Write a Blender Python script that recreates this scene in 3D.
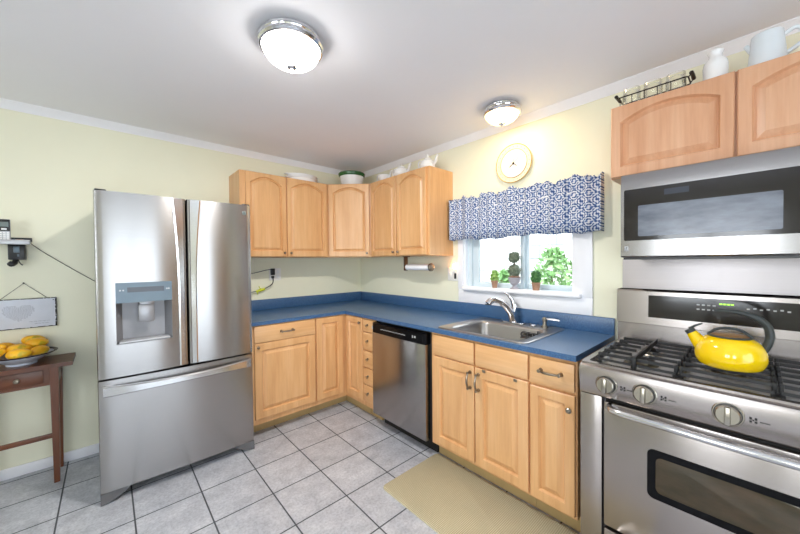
import bpy, bmesh, math, random
from mathutils import Vector, Matrix
random.seed(7)
PI = math.pi
for o in list(bpy.data.objects): bpy.data.objects.remove(o)
SC = bpy.context.scene
COL = SC.collection

# ------------------------------------------------------------------ camera, world, light, exposure
cd = bpy.data.cameras.new('camera'); cam = bpy.data.objects.new('camera', cd); COL.objects.link(cam)
CR = Vector((0.74097908, -0.67146594, -0.00913783)); CU = Vector((0.01802764, 0.00628765, 0.99981772)); CF = Vector((0.67128609, 0.74100874, -0.01676396))
cam.matrix_world = Matrix(((CR.x, CU.x, -CF.x, -2.27757), (CR.y, CU.y, -CF.y, -3.21887), (CR.z, CU.z, -CF.z, 1.37088), (0, 0, 0, 1)))
cd.sensor_fit = 'HORIZONTAL'; cd.sensor_width = 36.0; cd.lens = 323.034 / 800 * 36.0; cd.clip_start = 0.02
SC.camera = cam
w = bpy.data.worlds.new('sky'); SC.world = w; w.use_nodes = True
w.node_tree.nodes['Background'].inputs[0].default_value = (0.86, 0.93, 1.0, 1)
w.node_tree.nodes['Background'].inputs[1].default_value = 4.2
SC.view_settings.view_transform = 'Standard'; SC.view_settings.look = 'None'
SC.view_settings.exposure = 0.36; SC.view_settings.gamma = 1.0; SC.view_settings.use_curve_mapping = False
SC.cycles.use_denoising = True
SC.cycles.max_bounces = 10; SC.cycles.diffuse_bounces = 6; SC.cycles.glossy_bounces = 5; SC.cycles.transparent_max_bounces = 12
SC.cycles.caustics_reflective = False; SC.cycles.caustics_refractive = False
SC.cycles.sample_clamp_indirect = 6.0

def fill_light(name, loc, rot, sx, sy, power, col):
    ld = bpy.data.lights.new(name, 'AREA'); ld.shape = 'RECTANGLE'; ld.size = sx; ld.size_y = sy; ld.energy = power; ld.color = col
    o = bpy.data.objects.new(name, ld); COL.objects.link(o); o.location = loc; o.rotation_euler = rot
    return o
XL, YF, HC = -5.2, -5.6, 2.4156            # left wall, wall behind the camera, ceiling height
# daylight areas added at invented, unseen openings behind and left of the camera
fill_light('added_patio_fill', (-2.25, YF - 0.12, 1.1), (PI / 2, 0, PI), 2.5, 1.95, 128, (0.92, 0.95, 1.0))
fill_light('added_left_fill', (XL - 0.12, -2.75, 1.5), (PI / 2, 0, -PI / 2), 1.3, 1.2, 38, (0.94, 0.96, 1.0))
fill_light('added_left_rear_fill', (XL - 0.12, -4.6, 1.5), (PI / 2, 0, -PI / 2), 1.0, 1.2, 32, (0.94, 0.96, 1.0))
LAMP_COOL = 48.0
LAMP_WARM = 5.0

# ------------------------------------------------------------------ materials
def lin(c):
    c = c / 255.0
    return c / 12.92 if c <= 0.04045 else ((c + 0.055) / 1.055) ** 2.4
def rgb(r, g, b): return (lin(r), lin(g), lin(b), 1)
class Mat:
    def __init__(s, name):
        s.m = bpy.data.materials.new(name); s.m.use_nodes = True; s.t = s.m.node_tree
        s.b = s.t.nodes['Principled BSDF']; s.out = s.t.nodes['Material Output']
    def n(s, typ, **kw):
        x = s.t.nodes.new(typ)
        for k, v in kw.items():
            if k.startswith('i_'): x.inputs[k[2:].replace('_', ' ')].default_value = v
            else: setattr(x, k, v)
        return x
    def l(s, a, b): s.t.links.new(a, b)
    def coords(s, scale=(1, 1, 1), loc=(0, 0, 0), out='Object'):
        tc = s.n('ShaderNodeTexCoord'); mp = s.n('ShaderNodeMapping')
        mp.inputs['Scale'].default_value = scale; mp.inputs['Location'].default_value = loc
        s.l(tc.outputs[out], mp.inputs['Vector']); return mp.outputs['Vector']
    def noise(s, vec, scale, detail=4, rough=0.55):
        x = s.n('ShaderNodeTexNoise'); x.inputs['Scale'].default_value = scale; x.inputs['Detail'].default_value = detail; x.inputs['Roughness'].default_value = rough
        s.l(vec, x.inputs['Vector']); return x.outputs['Fac']
    def ramp(s, fac, stops):
        r = s.n('ShaderNodeValToRGB'); e = r.color_ramp.elements
        while len(e) < len(stops): e.new(0.5)
        for el, (p, c) in zip(e, stops): el.position = p; el.color = c
        s.l(fac, r.inputs['Fac']); return r.outputs['Color']
    def mix(s, fac, a, b, mode='MIX'):
        x = s.n('ShaderNodeMix', data_type='RGBA', blend_type=mode)
        for v, i in ((fac, 0), (a, 6), (b, 7)):
            if hasattr(v, 'is_linked') or hasattr(v, 'links'): s.l(v, x.inputs[i])
            else: x.inputs[i].default_value = v
        return x.outputs[2]
    def bump(s, h, strength=0.2, dist=0.01):
        x = s.n('ShaderNodeBump'); x.inputs['Strength'].default_value = strength; x.inputs['Distance'].default_value = dist
        s.l(h, x.inputs['Height']); s.l(x.outputs['Normal'], s.b.inputs['Normal'])
    def set(s, **kw):
        for k, v in kw.items(): s.b.inputs[k.replace('_', ' ')].default_value = v
        return s
def plain(name, col, rough=0.5, metal=0.0, var=0.06, nscale=12, **kw):
    k = Mat(name); v = k.coords()
    f = k.noise(v, nscale)
    lo = tuple(x * (1 - var) for x in col[:3]) + (1,); hi = tuple(min(1, x * (1 + var)) for x in col[:3]) + (1,)
    k.l(k.ramp(f, [(0.3, lo), (0.7, hi)]), k.b.inputs['Base Color'])
    k.set(Roughness=rough, Metallic=metal, **kw)
    return k.m
def wood(name, a, b, c, axis='z', rough=0.36, bump=0.05):
    k = Mat(name)
    st = {'z': (9, 9, 0.9), 'x': (0.9, 9, 9)}[axis]; fine = {'z': (60, 60, 2.2), 'x': (2.2, 60, 60)}[axis]
    v = k.coords(st); v2 = k.coords(fine)
    f = k.noise(v, 1.6, 5, 0.6); g = k.noise(v2, 1.5, 3, 0.6)
    base = k.ramp(f, [(0.25, a), (0.5, b), (0.8, c)])
    fig = k.ramp(g, [(0.35, (0.91, 0.885, 0.86, 1)), (0.65, (1, 1, 1, 1))])
    k.l(k.mix(0.75, base, fig, 'MULTIPLY'), k.b.inputs['Base Color'])
    k.bump(g, bump, 0.002); k.set(Roughness=rough, Coat_Weight=0.15, Coat_Roughness=0.25)
    return k.m
def steel(name, col=(0.385, 0.372, 0.368), rough=0.24, axis='x', aniso=0.7, tang=(0, 0, 1), streak=0.02):
    k = Mat(name)
    sc = {'x': (0.6, 0.6, 90), 'y': (1.2, 1.2, 160), 'z': (120, 120, 1.2)}[axis]
    g = k.noise(k.coords(sc), 2.0, 3, 0.6)
    k.l(k.ramp(g, [(0.3, tuple(x * (1 - streak) for x in col) + (1,)), (0.7, tuple(min(1, x * (1 + streak)) for x in col) + (1,))]), k.b.inputs['Base Color'])
    r = k.n('ShaderNodeMapRange'); r.inputs['To Min'].default_value = rough * 0.99; r.inputs['To Max'].default_value = rough * 1.01
    k.l(g, r.inputs['Value']); k.l(r.outputs['Result'], k.b.inputs['Roughness'])
    k.set(Metallic=1.0, Anisotropic=aniso)
    t = k.n('ShaderNodeCombineXYZ')
    for i in range(3): t.inputs[i].default_value = tang[i]
    k.l(t.outputs[0], k.b.inputs['Tangent'])
    return k.m
def glow(name, col, strength):
    k = Mat(name); k.set(Base_Color=col, Roughness=0.3, Emission_Color=col, Emission_Strength=strength); return k.m
def clear(name, tint=(1, 1, 1, 1), gloss=0.08, rough=0.02):
    k = Mat(name)
    tr = k.n('ShaderNodeBsdfTransparent'); tr.inputs[0].default_value = tint
    gl = k.n('ShaderNodeBsdfGlossy'); gl.inputs['Roughness'].default_value = rough
    fr = k.n('ShaderNodeLayerWeight'); fr.inputs['Blend'].default_value = 0.25
    mr = k.n('ShaderNodeMapRange'); mr.inputs['To Min'].default_value = gloss * 0.6; mr.inputs['To Max'].default_value = 0.6
    k.l(fr.outputs['Fresnel'], mr.inputs['Value'])
    mx = k.n('ShaderNodeMixShader'); k.l(mr.outputs['Result'], mx.inputs[0]); k.l(tr.outputs[0], mx.inputs[1]); k.l(gl.outputs[0], mx.inputs[2])
    k.l(mx.outputs[0], k.out.inputs['Surface']); return k.m

M = {}
M['wall'] = plain('pale_yellow_wall_paint', rgb(240, 238, 214), 0.6, var=0.015, nscale=3)
M['ceiling'] = plain('white_ceiling_paint', rgb(246, 246, 252), 0.8, var=0.01, nscale=2)
M['trim'] = plain('white_gloss_trim', rgb(246, 246, 250), 0.35, var=0.01)
M['maple'] = wood('honey_maple', rgb(206, 153, 101), rgb(220, 171, 119), rgb(230, 188, 140), 'z')
M['maple_h'] = wood('honey_maple_rail', rgb(206, 153, 101), rgb(220, 171, 119), rgb(230, 188, 140), 'x')
M['maple_pink'] = wood('rosy_maple', rgb(198, 143, 104), rgb(212, 160, 123), rgb(222, 176, 141), 'z')
M['kick'] = plain('tan_toe_kick', rgb(178, 152, 104), 0.55, var=0.05)
M['cherry'] = wood('brown_stained_wood', rgb(66, 33, 14), rgb(98, 51, 23), rgb(124, 72, 38), 'x', 0.38)
M['cherry_v'] = wood('brown_stained_wood_leg', rgb(66, 33, 14), rgb(98, 51, 23), rgb(124, 72, 38), 'z', 0.38)
M['steel'] = steel('brushed_steel')
M['smoked'] = plain('smoked_brown_glass', rgb(36, 33, 32), 0.1, var=0.05)
M['pan'] = plain('shiny_burner_pan', rgb(190, 190, 192), 0.25, 0.5, var=0.05)
M['steel_reflect_tint'] = steel('brushed_steel_reflect_tint', (0.43, 0.39, 0.37), 0.27)  # warm room reflection painted into the range steel's base colour
M['steel_bright'] = steel('polished_brushed_steel', (0.70, 0.70, 0.71), 0.2)
M['steel_side'] = plain('grey_appliance_side', rgb(120, 120, 124), 0.45, 0.2)
M['steel_grey'] = plain('grey_recess_plastic', rgb(140, 140, 144), 0.4, 0.3)
M['paddle'] = plain('grey_metal_paddle', rgb(150, 150, 154), 0.3, 0.5)
M['foot'] = plain('dark_grey_plastic', rgb(92, 92, 94), 0.5)
M['panel_steel'] = steel('satin_wall_sheet', (0.50, 0.465, 0.465), 0.38)
M['sink_steel'] = steel('sink_steel', (0.42, 0.40, 0.38), 0.28, aniso=0.2)
M['chrome'] = plain('chrome', rgb(226, 226, 230), 0.1, 1.0, var=0.02)
M['nickel'] = plain('brushed_nickel', rgb(150, 144, 134), 0.28, 1.0, var=0.05)
M['knob_steel'] = plain('satin_champagne_steel', rgb(168, 162, 152), 0.25, 1.0, var=0.03)
M['pewter'] = plain('antique_pewter', rgb(146, 136, 122), 0.32, 1.0, var=0.1)
M['black'] = plain('black_plastic', rgb(24, 24, 26), 0.35, var=0.1)
M['black_gloss'] = plain('black_glass', rgb(16, 16, 18), 0.12, var=0.05, Specular_IOR_Level=0.1)
M['iron'] = plain('cast_iron', rgb(20, 20, 22), 0.5, var=0.15, nscale=60)
M['dark'] = plain('dark_gap', rgb(20, 18, 16), 0.8, var=0.1)
M['counter'] = None
M['enamel_black'] = plain('black_cooktop_enamel', rgb(40, 40, 44), 0.2, var=0.05)
M['yellow'] = plain('yellow_enamel', rgb(246, 206, 8), 0.12, var=0.02, Coat_Weight=0.5)
M['rubber'] = plain('grey_green_rubber', rgb(52, 58, 58), 0.5, var=0.05)
M['copper'] = plain('tan_lid', rgb(196, 150, 96), 0.3, 0.6, var=0.05)
M['white'] = plain('white_glaze', rgb(240, 240, 240), 0.18, var=0.01)
M['white_blue'] = plain('cool_white_glaze', rgb(222, 230, 236), 0.25, var=0.01)
M['white_plastic'] = plain('white_plastic', rgb(240, 238, 232), 0.35, var=0.01)
M['paper'] = plain('white_paper', rgb(240, 240, 244), 0.9, var=0.02, nscale=80)
M['green_band'] = plain('green_glaze', rgb(38, 92, 44), 0.25, var=0.1)
M['gold'] = plain('gold_rim', rgb(190, 150, 80), 0.3, 0.7, var=0.1)
M['clock_face'] = plain('cream_clock_face', rgb(246, 238, 228), 0.4, var=0.01)
M['clock_rim'] = plain('ivory_clock_rim', rgb(240, 226, 196), 0.35, var=0.03, nscale=40)
M['wire'] = plain('black_wire', rgb(44, 38, 30), 0.4, 0.6, var=0.1)
M['jar'] = clear('jar_glass', (1.0, 1.0, 0.985, 1), 0.04, 0.12)
M['pane'] = clear('window_glass', (0.97, 0.985, 0.99, 1), 0.06)
M['sash'] = plain('pale_blue_vinyl_sash', rgb(214, 226, 232), 0.35, var=0.01)
M['bowl'] = plain('blue_white_glaze', rgb(206, 214, 228), 0.2, var=0.03)
M['bowl_rim'] = plain('dark_blue_rim', rgb(38, 34, 48), 0.25, var=0.1)
M['stem'] = plain('brown_stem', rgb(92, 64, 38), 0.7)
M['terracotta'] = plain('weathered_terracotta', rgb(170, 132, 108), 0.8, var=0.15, nscale=40)
M['stone_urn'] = plain('grey_stone_urn', rgb(178, 174, 182), 0.8, var=0.08, nscale=40)
M['sign'] = plain('grey_white_board', rgb(214, 218, 228), 0.7, var=0.04)
M['print'] = plain('grey_print', rgb(150, 154, 164), 0.8)
M['sign_black'] = plain('distressed_black_paint', rgb(30, 28, 30), 0.7, var=0.3, nscale=60)
M['screen'] = plain('grey_lcd', rgb(120, 132, 130), 0.2, var=0.05)
M['silver_plastic'] = plain('silver_plastic', rgb(186, 188, 192), 0.35, 0.3, var=0.04)
M['tag'] = plain('yellow_green_tag', rgb(206, 214, 30), 0.5, var=0.1)
M['cord'] = plain('dark_cord', rgb(52, 50, 48), 0.5, var=0.05)
M['lit_digits'] = glow('green_lit_digits', rgb(150, 220, 60), 1.6)
M['night_bulb'] = glow('night_light_bulb', rgb(255, 180, 105), 40)
def lamp_glass(name, col, strength):
    k = Mat(name); em = k.n('ShaderNodeEmission'); em.inputs[0].default_value = col; em.inputs[1].default_value = strength
    tr = k.n('ShaderNodeBsdfTransparent'); mx = k.n('ShaderNodeMixShader'); mx.inputs[0].default_value = 0.45
    k.l(em.outputs[0], mx.inputs[1]); k.l(tr.outputs[0], mx.inputs[2]); k.l(mx.outputs[0], k.out.inputs['Surface']); return k.m
M['lamp_cool'] = lamp_glass('lit_white_lamp_glass', rgb(255, 252, 246), 22.0)
M['lamp_warm'] = lamp_glass('lit_warm_lamp_glass', rgb(255, 206, 130), 11.0)
M['marks_white'] = plain('pale_panel_marks', rgb(190, 190, 190), 0.5)
M['display'] = plain('dark_display', rgb(52, 56, 66), 0.15, var=0.05)
M['disp_panel'] = plain('blue_grey_dispenser_panel', rgb(92, 106, 116), 0.3, 0.35, var=0.04)
M['mesh_glass'] = None
def make_special():
    k = Mat('blue_laminate'); v = k.coords()
    f = k.noise(v, 160, 3, 0.7); g = k.noise(v, 4, 3)
    a = k.ramp(f, [(0.35, rgb(50, 82, 122)), (0.5, rgb(62, 98, 140)), (0.68, rgb(84, 120, 158))])
    b = k.ramp(g, [(0.3, (0.92, 0.92, 0.92, 1)), (0.7, (1, 1, 1, 1))])
    k.l(k.mix(0.6, a, b, 'MULTIPLY'), k.b.inputs['Base Color']); k.set(Roughness=0.3); M['counter'] = k.m
    k = Mat('grey_ceramic_tile')
    br = k.n('ShaderNodeTexBrick', offset=0.0, squash=1.0)
    br.inputs['Scale'].default_value = 1.0; br.inputs['Mortar Size'].default_value = 0.0042; br.inputs['Mortar Smooth'].default_value = 0.15
    br.inputs['Brick Width'].default_value = 0.3105; br.inputs['Row Height'].default_value = 0.3105; br.inputs['Bias'].default_value = 0.0
    br.inputs['Color1'].default_value = (0.88, 0.88, 0.88, 1); br.inputs['Color2'].default_value = (1, 1, 1, 1); br.inputs['Mortar'].default_value = (1, 1, 1, 1)
    k.l(k.coords(loc=(0.640 + 0.3105 * 40, 0.990 + 0.3105 * 40, 0)), br.inputs['Vector'])
    v = k.coords(); f = k.noise(v, 9, 6, 0.65); g = k.noise(v, 70, 4, 0.7)
    a = k.ramp(f, [(0.3, rgb(172, 175, 184)), (0.5, rgb(194, 197, 205)), (0.72, rgb(214, 216, 222))])
    b = k.ramp(g, [(0.34, (0.66, 0.66, 0.68, 1)), (0.58, (1, 1, 1, 1))])
    t = k.mix(0.8, a, b, 'MULTIPLY'); t = k.mix(1.0, t, br.outputs['Color'], 'MULTIPLY')
    k.l(k.mix(br.outputs['Fac'], t, rgb(74, 78, 84)), k.b.inputs['Base Color'])
    inv = k.n('ShaderNodeMath', operation='SUBTRACT'); inv.inputs[0].default_value = 1.0; k.l(br.outputs['Fac'], inv.inputs[1])
    k.bump(inv.outputs[0], 0.5, 0.003)
    mr = k.n('ShaderNodeMapRange'); mr.inputs['To Min'].default_value = 0.33; mr.inputs['To Max'].default_value = 0.8
    k.l(br.outputs['Fac'], mr.inputs['Value']); k.l(mr.outputs['Result'], k.b.inputs['Roughness']); M['tile'] = k.m
    k = Mat('woven_tan_mat'); v = k.coords()
    def wave(axis):
        x = k.n('ShaderNodeTexWave', bands_direction=axis); x.inputs['Scale'].default_value = 34; x.inputs['Distortion'].default_value = 1.2
        k.l(v, x.inputs['Vector']); return x.outputs['Fac']
    mul = k.n('ShaderNodeMath', operation='MULTIPLY'); k.l(wave('X'), mul.inputs[0]); k.l(wave('Y'), mul.inputs[1])
    a = k.ramp(mul.outputs[0], [(0.1, rgb(174, 165, 136)), (0.6, rgb(214, 205, 174))])
    n = k.ramp(k.noise(v, 5, 4), [(0.3, (0.9, 0.9, 0.9, 1)), (0.7, (1, 1, 1, 1))])
    k.l(k.mix(0.8, a, n, 'MULTIPLY'), k.b.inputs['Base Color']); k.bump(mul.outputs[0], 0.5, 0.003); k.set(Roughness=0.9); M['rug'] = k.m
    # blue and white medallion print
    k = Mat('blue_white_medallion_fabric'); tc = k.n('ShaderNodeTexCoord'); sx = k.n('ShaderNodeSeparateXYZ'); k.l(tc.outputs['Object'], sx.inputs[0])
    def mt(op, a, b=None):
        x = k.n('ShaderNodeMath', operation=op)
        for i, q in enumerate((a, b)):
            if q is None: continue
            if isinstance(q, (int, float)): x.inputs[i].default_value = q
            else: k.l(q, x.inputs[i])
        return x.outputs[0]
    u, z = sx.outputs[0], sx.outputs[2]; K = 2 * PI / 0.088
    def sn(e): return mt('SINE', e)
    a1 = mt('ADD', sn(mt('MULTIPLY', u, K)), sn(mt('MULTIPLY', z, K)))
    b1 = mt('MULTIPLY', sn(mt('MULTIPLY', u, 2 * K)), sn(mt('MULTIPLY', z, 2 * K)))
    c1 = mt('MULTIPLY', sn(mt('MULTIPLY', mt('ADD', u, z), 3 * K)), sn(mt('MULTIPLY', mt('SUBTRACT', u, z), 3 * K)))
    s1 = sn(mt('MULTIPLY', a1, 5.5))
    tot = mt('ADD', mt('ADD', mt('MULTIPLY', s1, 0.8), mt('MULTIPLY', b1, 0.45)), mt('MULTIPLY', c1, 0.9))
    tot = mt('ADD', tot, mt('MULTIPLY', mt('SUBTRACT', k.noise(tc.outputs['Object'], 55, 3), 0.5), 2.2))
    mr = k.n('ShaderNodeMapRange'); mr.inputs['From Min'].default_value = -0.9; mr.inputs['From Max'].default_value = 0.9; k.l(tot, mr.inputs['Value'])
    k.l(k.ramp(mr.outputs['Result'], [(0.0, rgb(48, 76, 128)), (0.42, rgb(98, 124, 172)), (0.8, rgb(216, 220, 226))]), k.b.inputs['Base Color'])
    k.set(Roughness=0.85); M['fabric'] = k.m
    k = Mat('microwave_mesh_window'); f = k.noise(k.coords((2, 2, 6)), 4, 4)
    k.l(k.ramp(f, [(0.3, rgb(84, 90, 102)), (0.7, rgb(118, 124, 136))]), k.b.inputs['Base Color']); k.set(Roughness=0.2, Metallic=0.0); M['mesh_glass'] = k.m
    k = Mat('oven_window_glass'); f = k.noise(k.coords((3, 3, 8)), 3, 4)
    k.l(k.ramp(f, [(0.3, rgb(58, 54, 40)), (0.7, rgb(80, 66, 50))]), k.b.inputs['Base Color']); k.set(Roughness=0.07, Metallic=0.15); M['oven_glass'] = k.m
    for nm, c0, c1, c2 in (('leaf_grey', (74, 88, 72), (112, 124, 104), (150, 158, 138)), ('leaf_light', (104, 146, 62), (148, 186, 96), (196, 220, 146)),
                           ('leaf_dark', (40, 84, 42), (66, 118, 60), (110, 154, 92)), ('leaf_out', (84, 128, 74), (120, 164, 100), (172, 204, 144))):
        k = Mat(nm); f = k.noise(k.coords(), 70 if nm != 'leaf_out' else 9, 5, 0.7)
        k.l(k.ramp(f, [(0.3, rgb(*c0)), (0.5, rgb(*c1)), (0.7, rgb(*c2))]), k.b.inputs['Base Color']); k.bump(f, 0.8, 0.01); k.set(Roughness=0.7); M[nm] = k.m
    k = Mat('mango_skin'); f = k.noise(k.coords(), 11, 3)
    k.l(k.ramp(f, [(0.36, rgb(238, 168, 20)), (0.58, rgb(246, 190, 36)), (0.7, rgb(150, 150, 40))]), k.b.inputs['Base Color']); k.set(Roughness=0.35); M['mango'] = k.m
    k = Mat('whitewashed_block_wall')
    br = k.n('ShaderNodeTexBrick'); br.inputs['Scale'].default_value = 1.0; br.inputs['Brick Width'].default_value = 0.5; br.inputs['Row Height'].default_value = 0.2; br.inputs['Mortar Size'].default_value = 0.012
    br.inputs['Color1'].default_value = rgb(226, 226, 226); br.inputs['Color2'].default_value = rgb(244, 242, 240); br.inputs['Mortar'].default_value = rgb(150, 154, 158)
    tc = k.n('ShaderNodeTexCoord'); sx = k.n('ShaderNodeSeparateXYZ'); cb = k.n('ShaderNodeCombineXYZ'); k.l(tc.outputs['Object'], sx.inputs[0]); k.l(sx.outputs[1], cb.inputs[0]); k.l(sx.outputs[2], cb.inputs[1])
    k.l(cb.outputs[0], br.inputs['Vector']); k.l(br.outputs['Color'], k.b.inputs['Base Color']); k.set(Roughness=0.9); M['blocks'] = k.m
    M['soil'] = plain('garden_soil', rgb(150, 146, 128), 0.9, var=0.2, nscale=20)
make_special()

# ------------------------------------------------------------------ mesh toolkit
ANG = {'B': 0.0, 'R': -PI / 2, 'D': -PI / 4}      # B faces the room from the back wall, R from the sink wall (x = -world y, y = world x), D the diagonal corner
def to_world(fr, p): return Matrix.Rotation(ANG[fr], 4, 'Z') @ Vector(p)
def r2(fr, x, y):
    q = Matrix.Rotation(-ANG[fr], 4, 'Z') @ Vector((x, y, 0)); return q.x, q.y
class MB:
    def __init__(s, fr='B'): s.bm = bmesh.new(); s.fr = fr; s.mi = 0
    def f(s, vs):
        try:
            q = s.bm.faces.new(vs); q.material_index = s.mi; q.smooth = True
        except ValueError: pass
    def poly(s, pts): s.f([s.bm.verts.new(p) for p in pts])
    def box(s, x0, x1, y0, y1, z0, z1, b=0.0, seg=2):
        t = bmesh.new(); x0, x1 = min(x0, x1), max(x0, x1); y0, y1 = min(y0, y1), max(y0, y1); z0, z1 = min(z0, z1), max(z0, z1)
        v = [t.verts.new((x, y, z)) for x in (x0, x1) for y in (y0, y1) for z in (z0, z1)]
        for i in ((0, 1, 3, 2), (4, 6, 7, 5), (0, 4, 5, 1), (2, 3, 7, 6), (0, 2, 6, 4), (1, 5, 7, 3)): t.faces.new([v[k] for k in i])
        if b > 0: bmesh.ops.bevel(t, geom=t.edges[:], offset=min(b, 0.49 * min(x1 - x0, y1 - y0, z1 - z0)), segments=seg, affect='EDGES', profile=0.5)
        s.merge(t); return s
    def merge(s, t):
        mp = {v: s.bm.verts.new(v.co) for v in t.verts}
        for q in t.faces: s.f([mp[v] for v in q.verts])
        t.free()
    def loops(s, L, cap0=True, cap1=True, closed=True):
        V = [[s.bm.verts.new(p) for p in l] for l in L]; n = len(L[0])
        for a, b in zip(V, V[1:]):
            for i in range(n if closed else n - 1):
                j = (i + 1) % n; s.f([a[i], a[j], b[j], b[i]])
        if cap0: s.f(V[0][::-1])
        if cap1: s.f(V[-1])
        return s
    def lathe(s, prof, c=(0, 0, 0), seg=24, axis='z', sx=1.0, sy=1.0, rot=None):
        R = {'z': Matrix.Identity(3), 'y': Matrix.Rotation(-PI / 2, 3, 'X'), '-y': Matrix.Rotation(PI / 2, 3, 'X'), 'x': Matrix.Rotation(PI / 2, 3, 'Y')}[axis] if rot is None else rot
        c = Vector(c); rows = []
        for r, z in prof:
            if r < 1e-6: rows.append([s.bm.verts.new(c + R @ Vector((0, 0, z)))])
            else: rows.append([s.bm.verts.new(c + R @ Vector((r * sx * math.cos(2 * PI * i / seg), r * sy * math.sin(2 * PI * i / seg), z))) for i in range(seg)])
        for a, b in zip(rows, rows[1:]):
            for i in range(seg):
                j = (i + 1) % seg
                if len(a) == 1 and len(b) == 1: break
                if len(a) == 1: s.f([a[0], b[j], b[i]])
                elif len(b) == 1: s.f([a[i], a[j], b[0]])
                else: s.f([a[i], a[j], b[j], b[i]])
        return s
    def tube(s, path, r, seg=8, closed=False, flat=1.0):
        P = [Vector(p) for p in path]; n = len(P); rr = r if isinstance(r, (list, tuple)) else [r] * n
        up = Vector((0, 0, 1)); L = []; prev = None
        for i in range(n):
            a = P[(i - 1) % n] if (closed or i > 0) else P[i]; b = P[(i + 1) % n] if (closed or i < n - 1) else P[i]
            t = (b - a).normalized()
            if prev is None:
                k = up if abs(t.dot(up)) < 0.95 else Vector((1, 0, 0)); u = t.cross(k).normalized()
            else: u = (prev - t * prev.dot(t)).normalized()
            v = t.cross(u).normalized(); prev = u
            L.append([P[i] + (u * math.cos(2 * PI * j / seg) + v * math.sin(2 * PI * j / seg) * flat) * rr[i] for j in range(seg)])
        if closed: s.torus(L)
        else: s.loops(L)
        return s
    def torus(s, L):
        V = [[s.bm.verts.new(q) for q in l] for l in L]; n, m = len(V), len(L[0])
        for i in range(n):
            for j in range(m): s.f([V[i][j], V[i][(j + 1) % m], V[(i + 1) % n][(j + 1) % m], V[(i + 1) % n][j]])
    def ell(s, c, rx, ry, rz, seg=16, rings=10, rot=None):
        R = rot or Matrix.Identity(3); c = Vector(c); prof = [(math.sin(PI * i / rings), -math.cos(PI * i / rings)) for i in range(rings + 1)]
        t = MB(); t.lathe([(max(0, r) if 0 < i < rings else 0, z) for i, (r, z) in enumerate(prof)], seg=seg)
        for v in t.bm.verts: v.co = c + R @ Vector((v.co.x * rx, v.co.y * ry, v.co.z * rz))
        s.merge(t.bm); return s
    def prism(s, pts, z0, z1): return s.loops([[(x, y, z0) for x, y in pts], [(x, y, z1) for x, y in pts]])
    def build(s, name, mat, parent=None, angle=35, weld=False):
        mats = mat if isinstance(mat, list) else [mat]
        if weld: bmesh.ops.remove_doubles(s.bm, verts=s.bm.verts[:], dist=1e-6)
        bmesh.ops.recalc_face_normals(s.bm, faces=s.bm.faces[:])
        R = Matrix.Rotation(ANG[s.fr], 4, 'Z')
        root = parent
        while root is not None and root.parent is not None: root = root.parent
        T = R
        if root is not None: T = (Matrix.Translation(root.location) @ root.rotation_euler.to_matrix().to_4x4()).inverted() @ R
        s.bm.transform(T)
        me = bpy.data.meshes.new(name); s.bm.to_mesh(me); s.bm.free()
        for m in mats: me.materials.append(m)
        me.set_sharp_from_angle(angle=math.radians(angle))
        o = bpy.data.objects.new(name, me); COL.objects.link(o)
        if parent is not None: o.parent = parent
        return o
def thing(name, label, cat, loc, fr='B', group=None):
    o = bpy.data.objects.new(name, None); o.empty_display_size = 0.05; COL.objects.link(o)
    o.location = to_world(fr, loc); o.rotation_euler = (0, 0, ANG[fr]); o['label'] = label; o['category'] = cat
    if group: o['group'] = group
    return o
def tag(o, label, cat, group=None):
    o['label'] = label; o['category'] = cat
    if group: o['group'] = group
    return o
def center(o):
    me = o.data; b = [Vector(v.co) for v in me.vertices]
    c = Vector((sum(v.x for v in b) / len(b), sum(v.y for v in b) / len(b), min(v.z for v in b)))
    me.transform(Matrix.Translation(-c)); o.location = o.location + c; return o
def struct(name, mb, mat, **k):
    o = mb.build(name, mat, **k)
    if o.parent is None: o['kind'] = 'structure'
    return o
def dup(root, loc, label, group=None, rz=None):
    r = root.copy(); COL.objects.link(r); r.location = loc; r['label'] = label
    if rz is not None: r.rotation_euler = (0, 0, rz)
    if group: r['group'] = group
    for ch in list(root.children):
        c = ch.copy(); COL.objects.link(c); c.parent = r
        for g in list(ch.children):
            d = g.copy(); COL.objects.link(d); d.parent = c
    return r
def rrect(x0, x1, y0, y1, r, n=5):
    P = []
    for cx, cy, a in ((x1 - r, y1 - r, 0), (x0 + r, y1 - r, 90), (x0 + r, y0 + r, 180), (x1 - r, y0 + r, 270)):
        for i in range(n + 1):
            t = math.radians(a + 90 * i / n); P.append((cx + r * math.cos(t), cy + r * math.sin(t)))
    return P
def inset(P, d):
    n = len(P); out = []
    for i in range(n):
        p0, p1, p2 = Vector(P[i - 1]), Vector(P[i]), Vector(P[(i + 1) % n])
        a = (p1 - p0).normalized(); b = (p2 - p1).normalized()
        na = Vector((-a.y, a.x)); nb = Vector((-b.y, b.x)); m = (na + nb)
        m = m / max(0.35, m.length_squared) * 2 if m.length > 1e-6 else na
        out.append(tuple(p1 + m * d * 0.5 * 1.0)) if False else out.append(tuple(p1 + m.normalized() * d / max(0.5, m.normalized().dot(na))))
    return out

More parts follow.
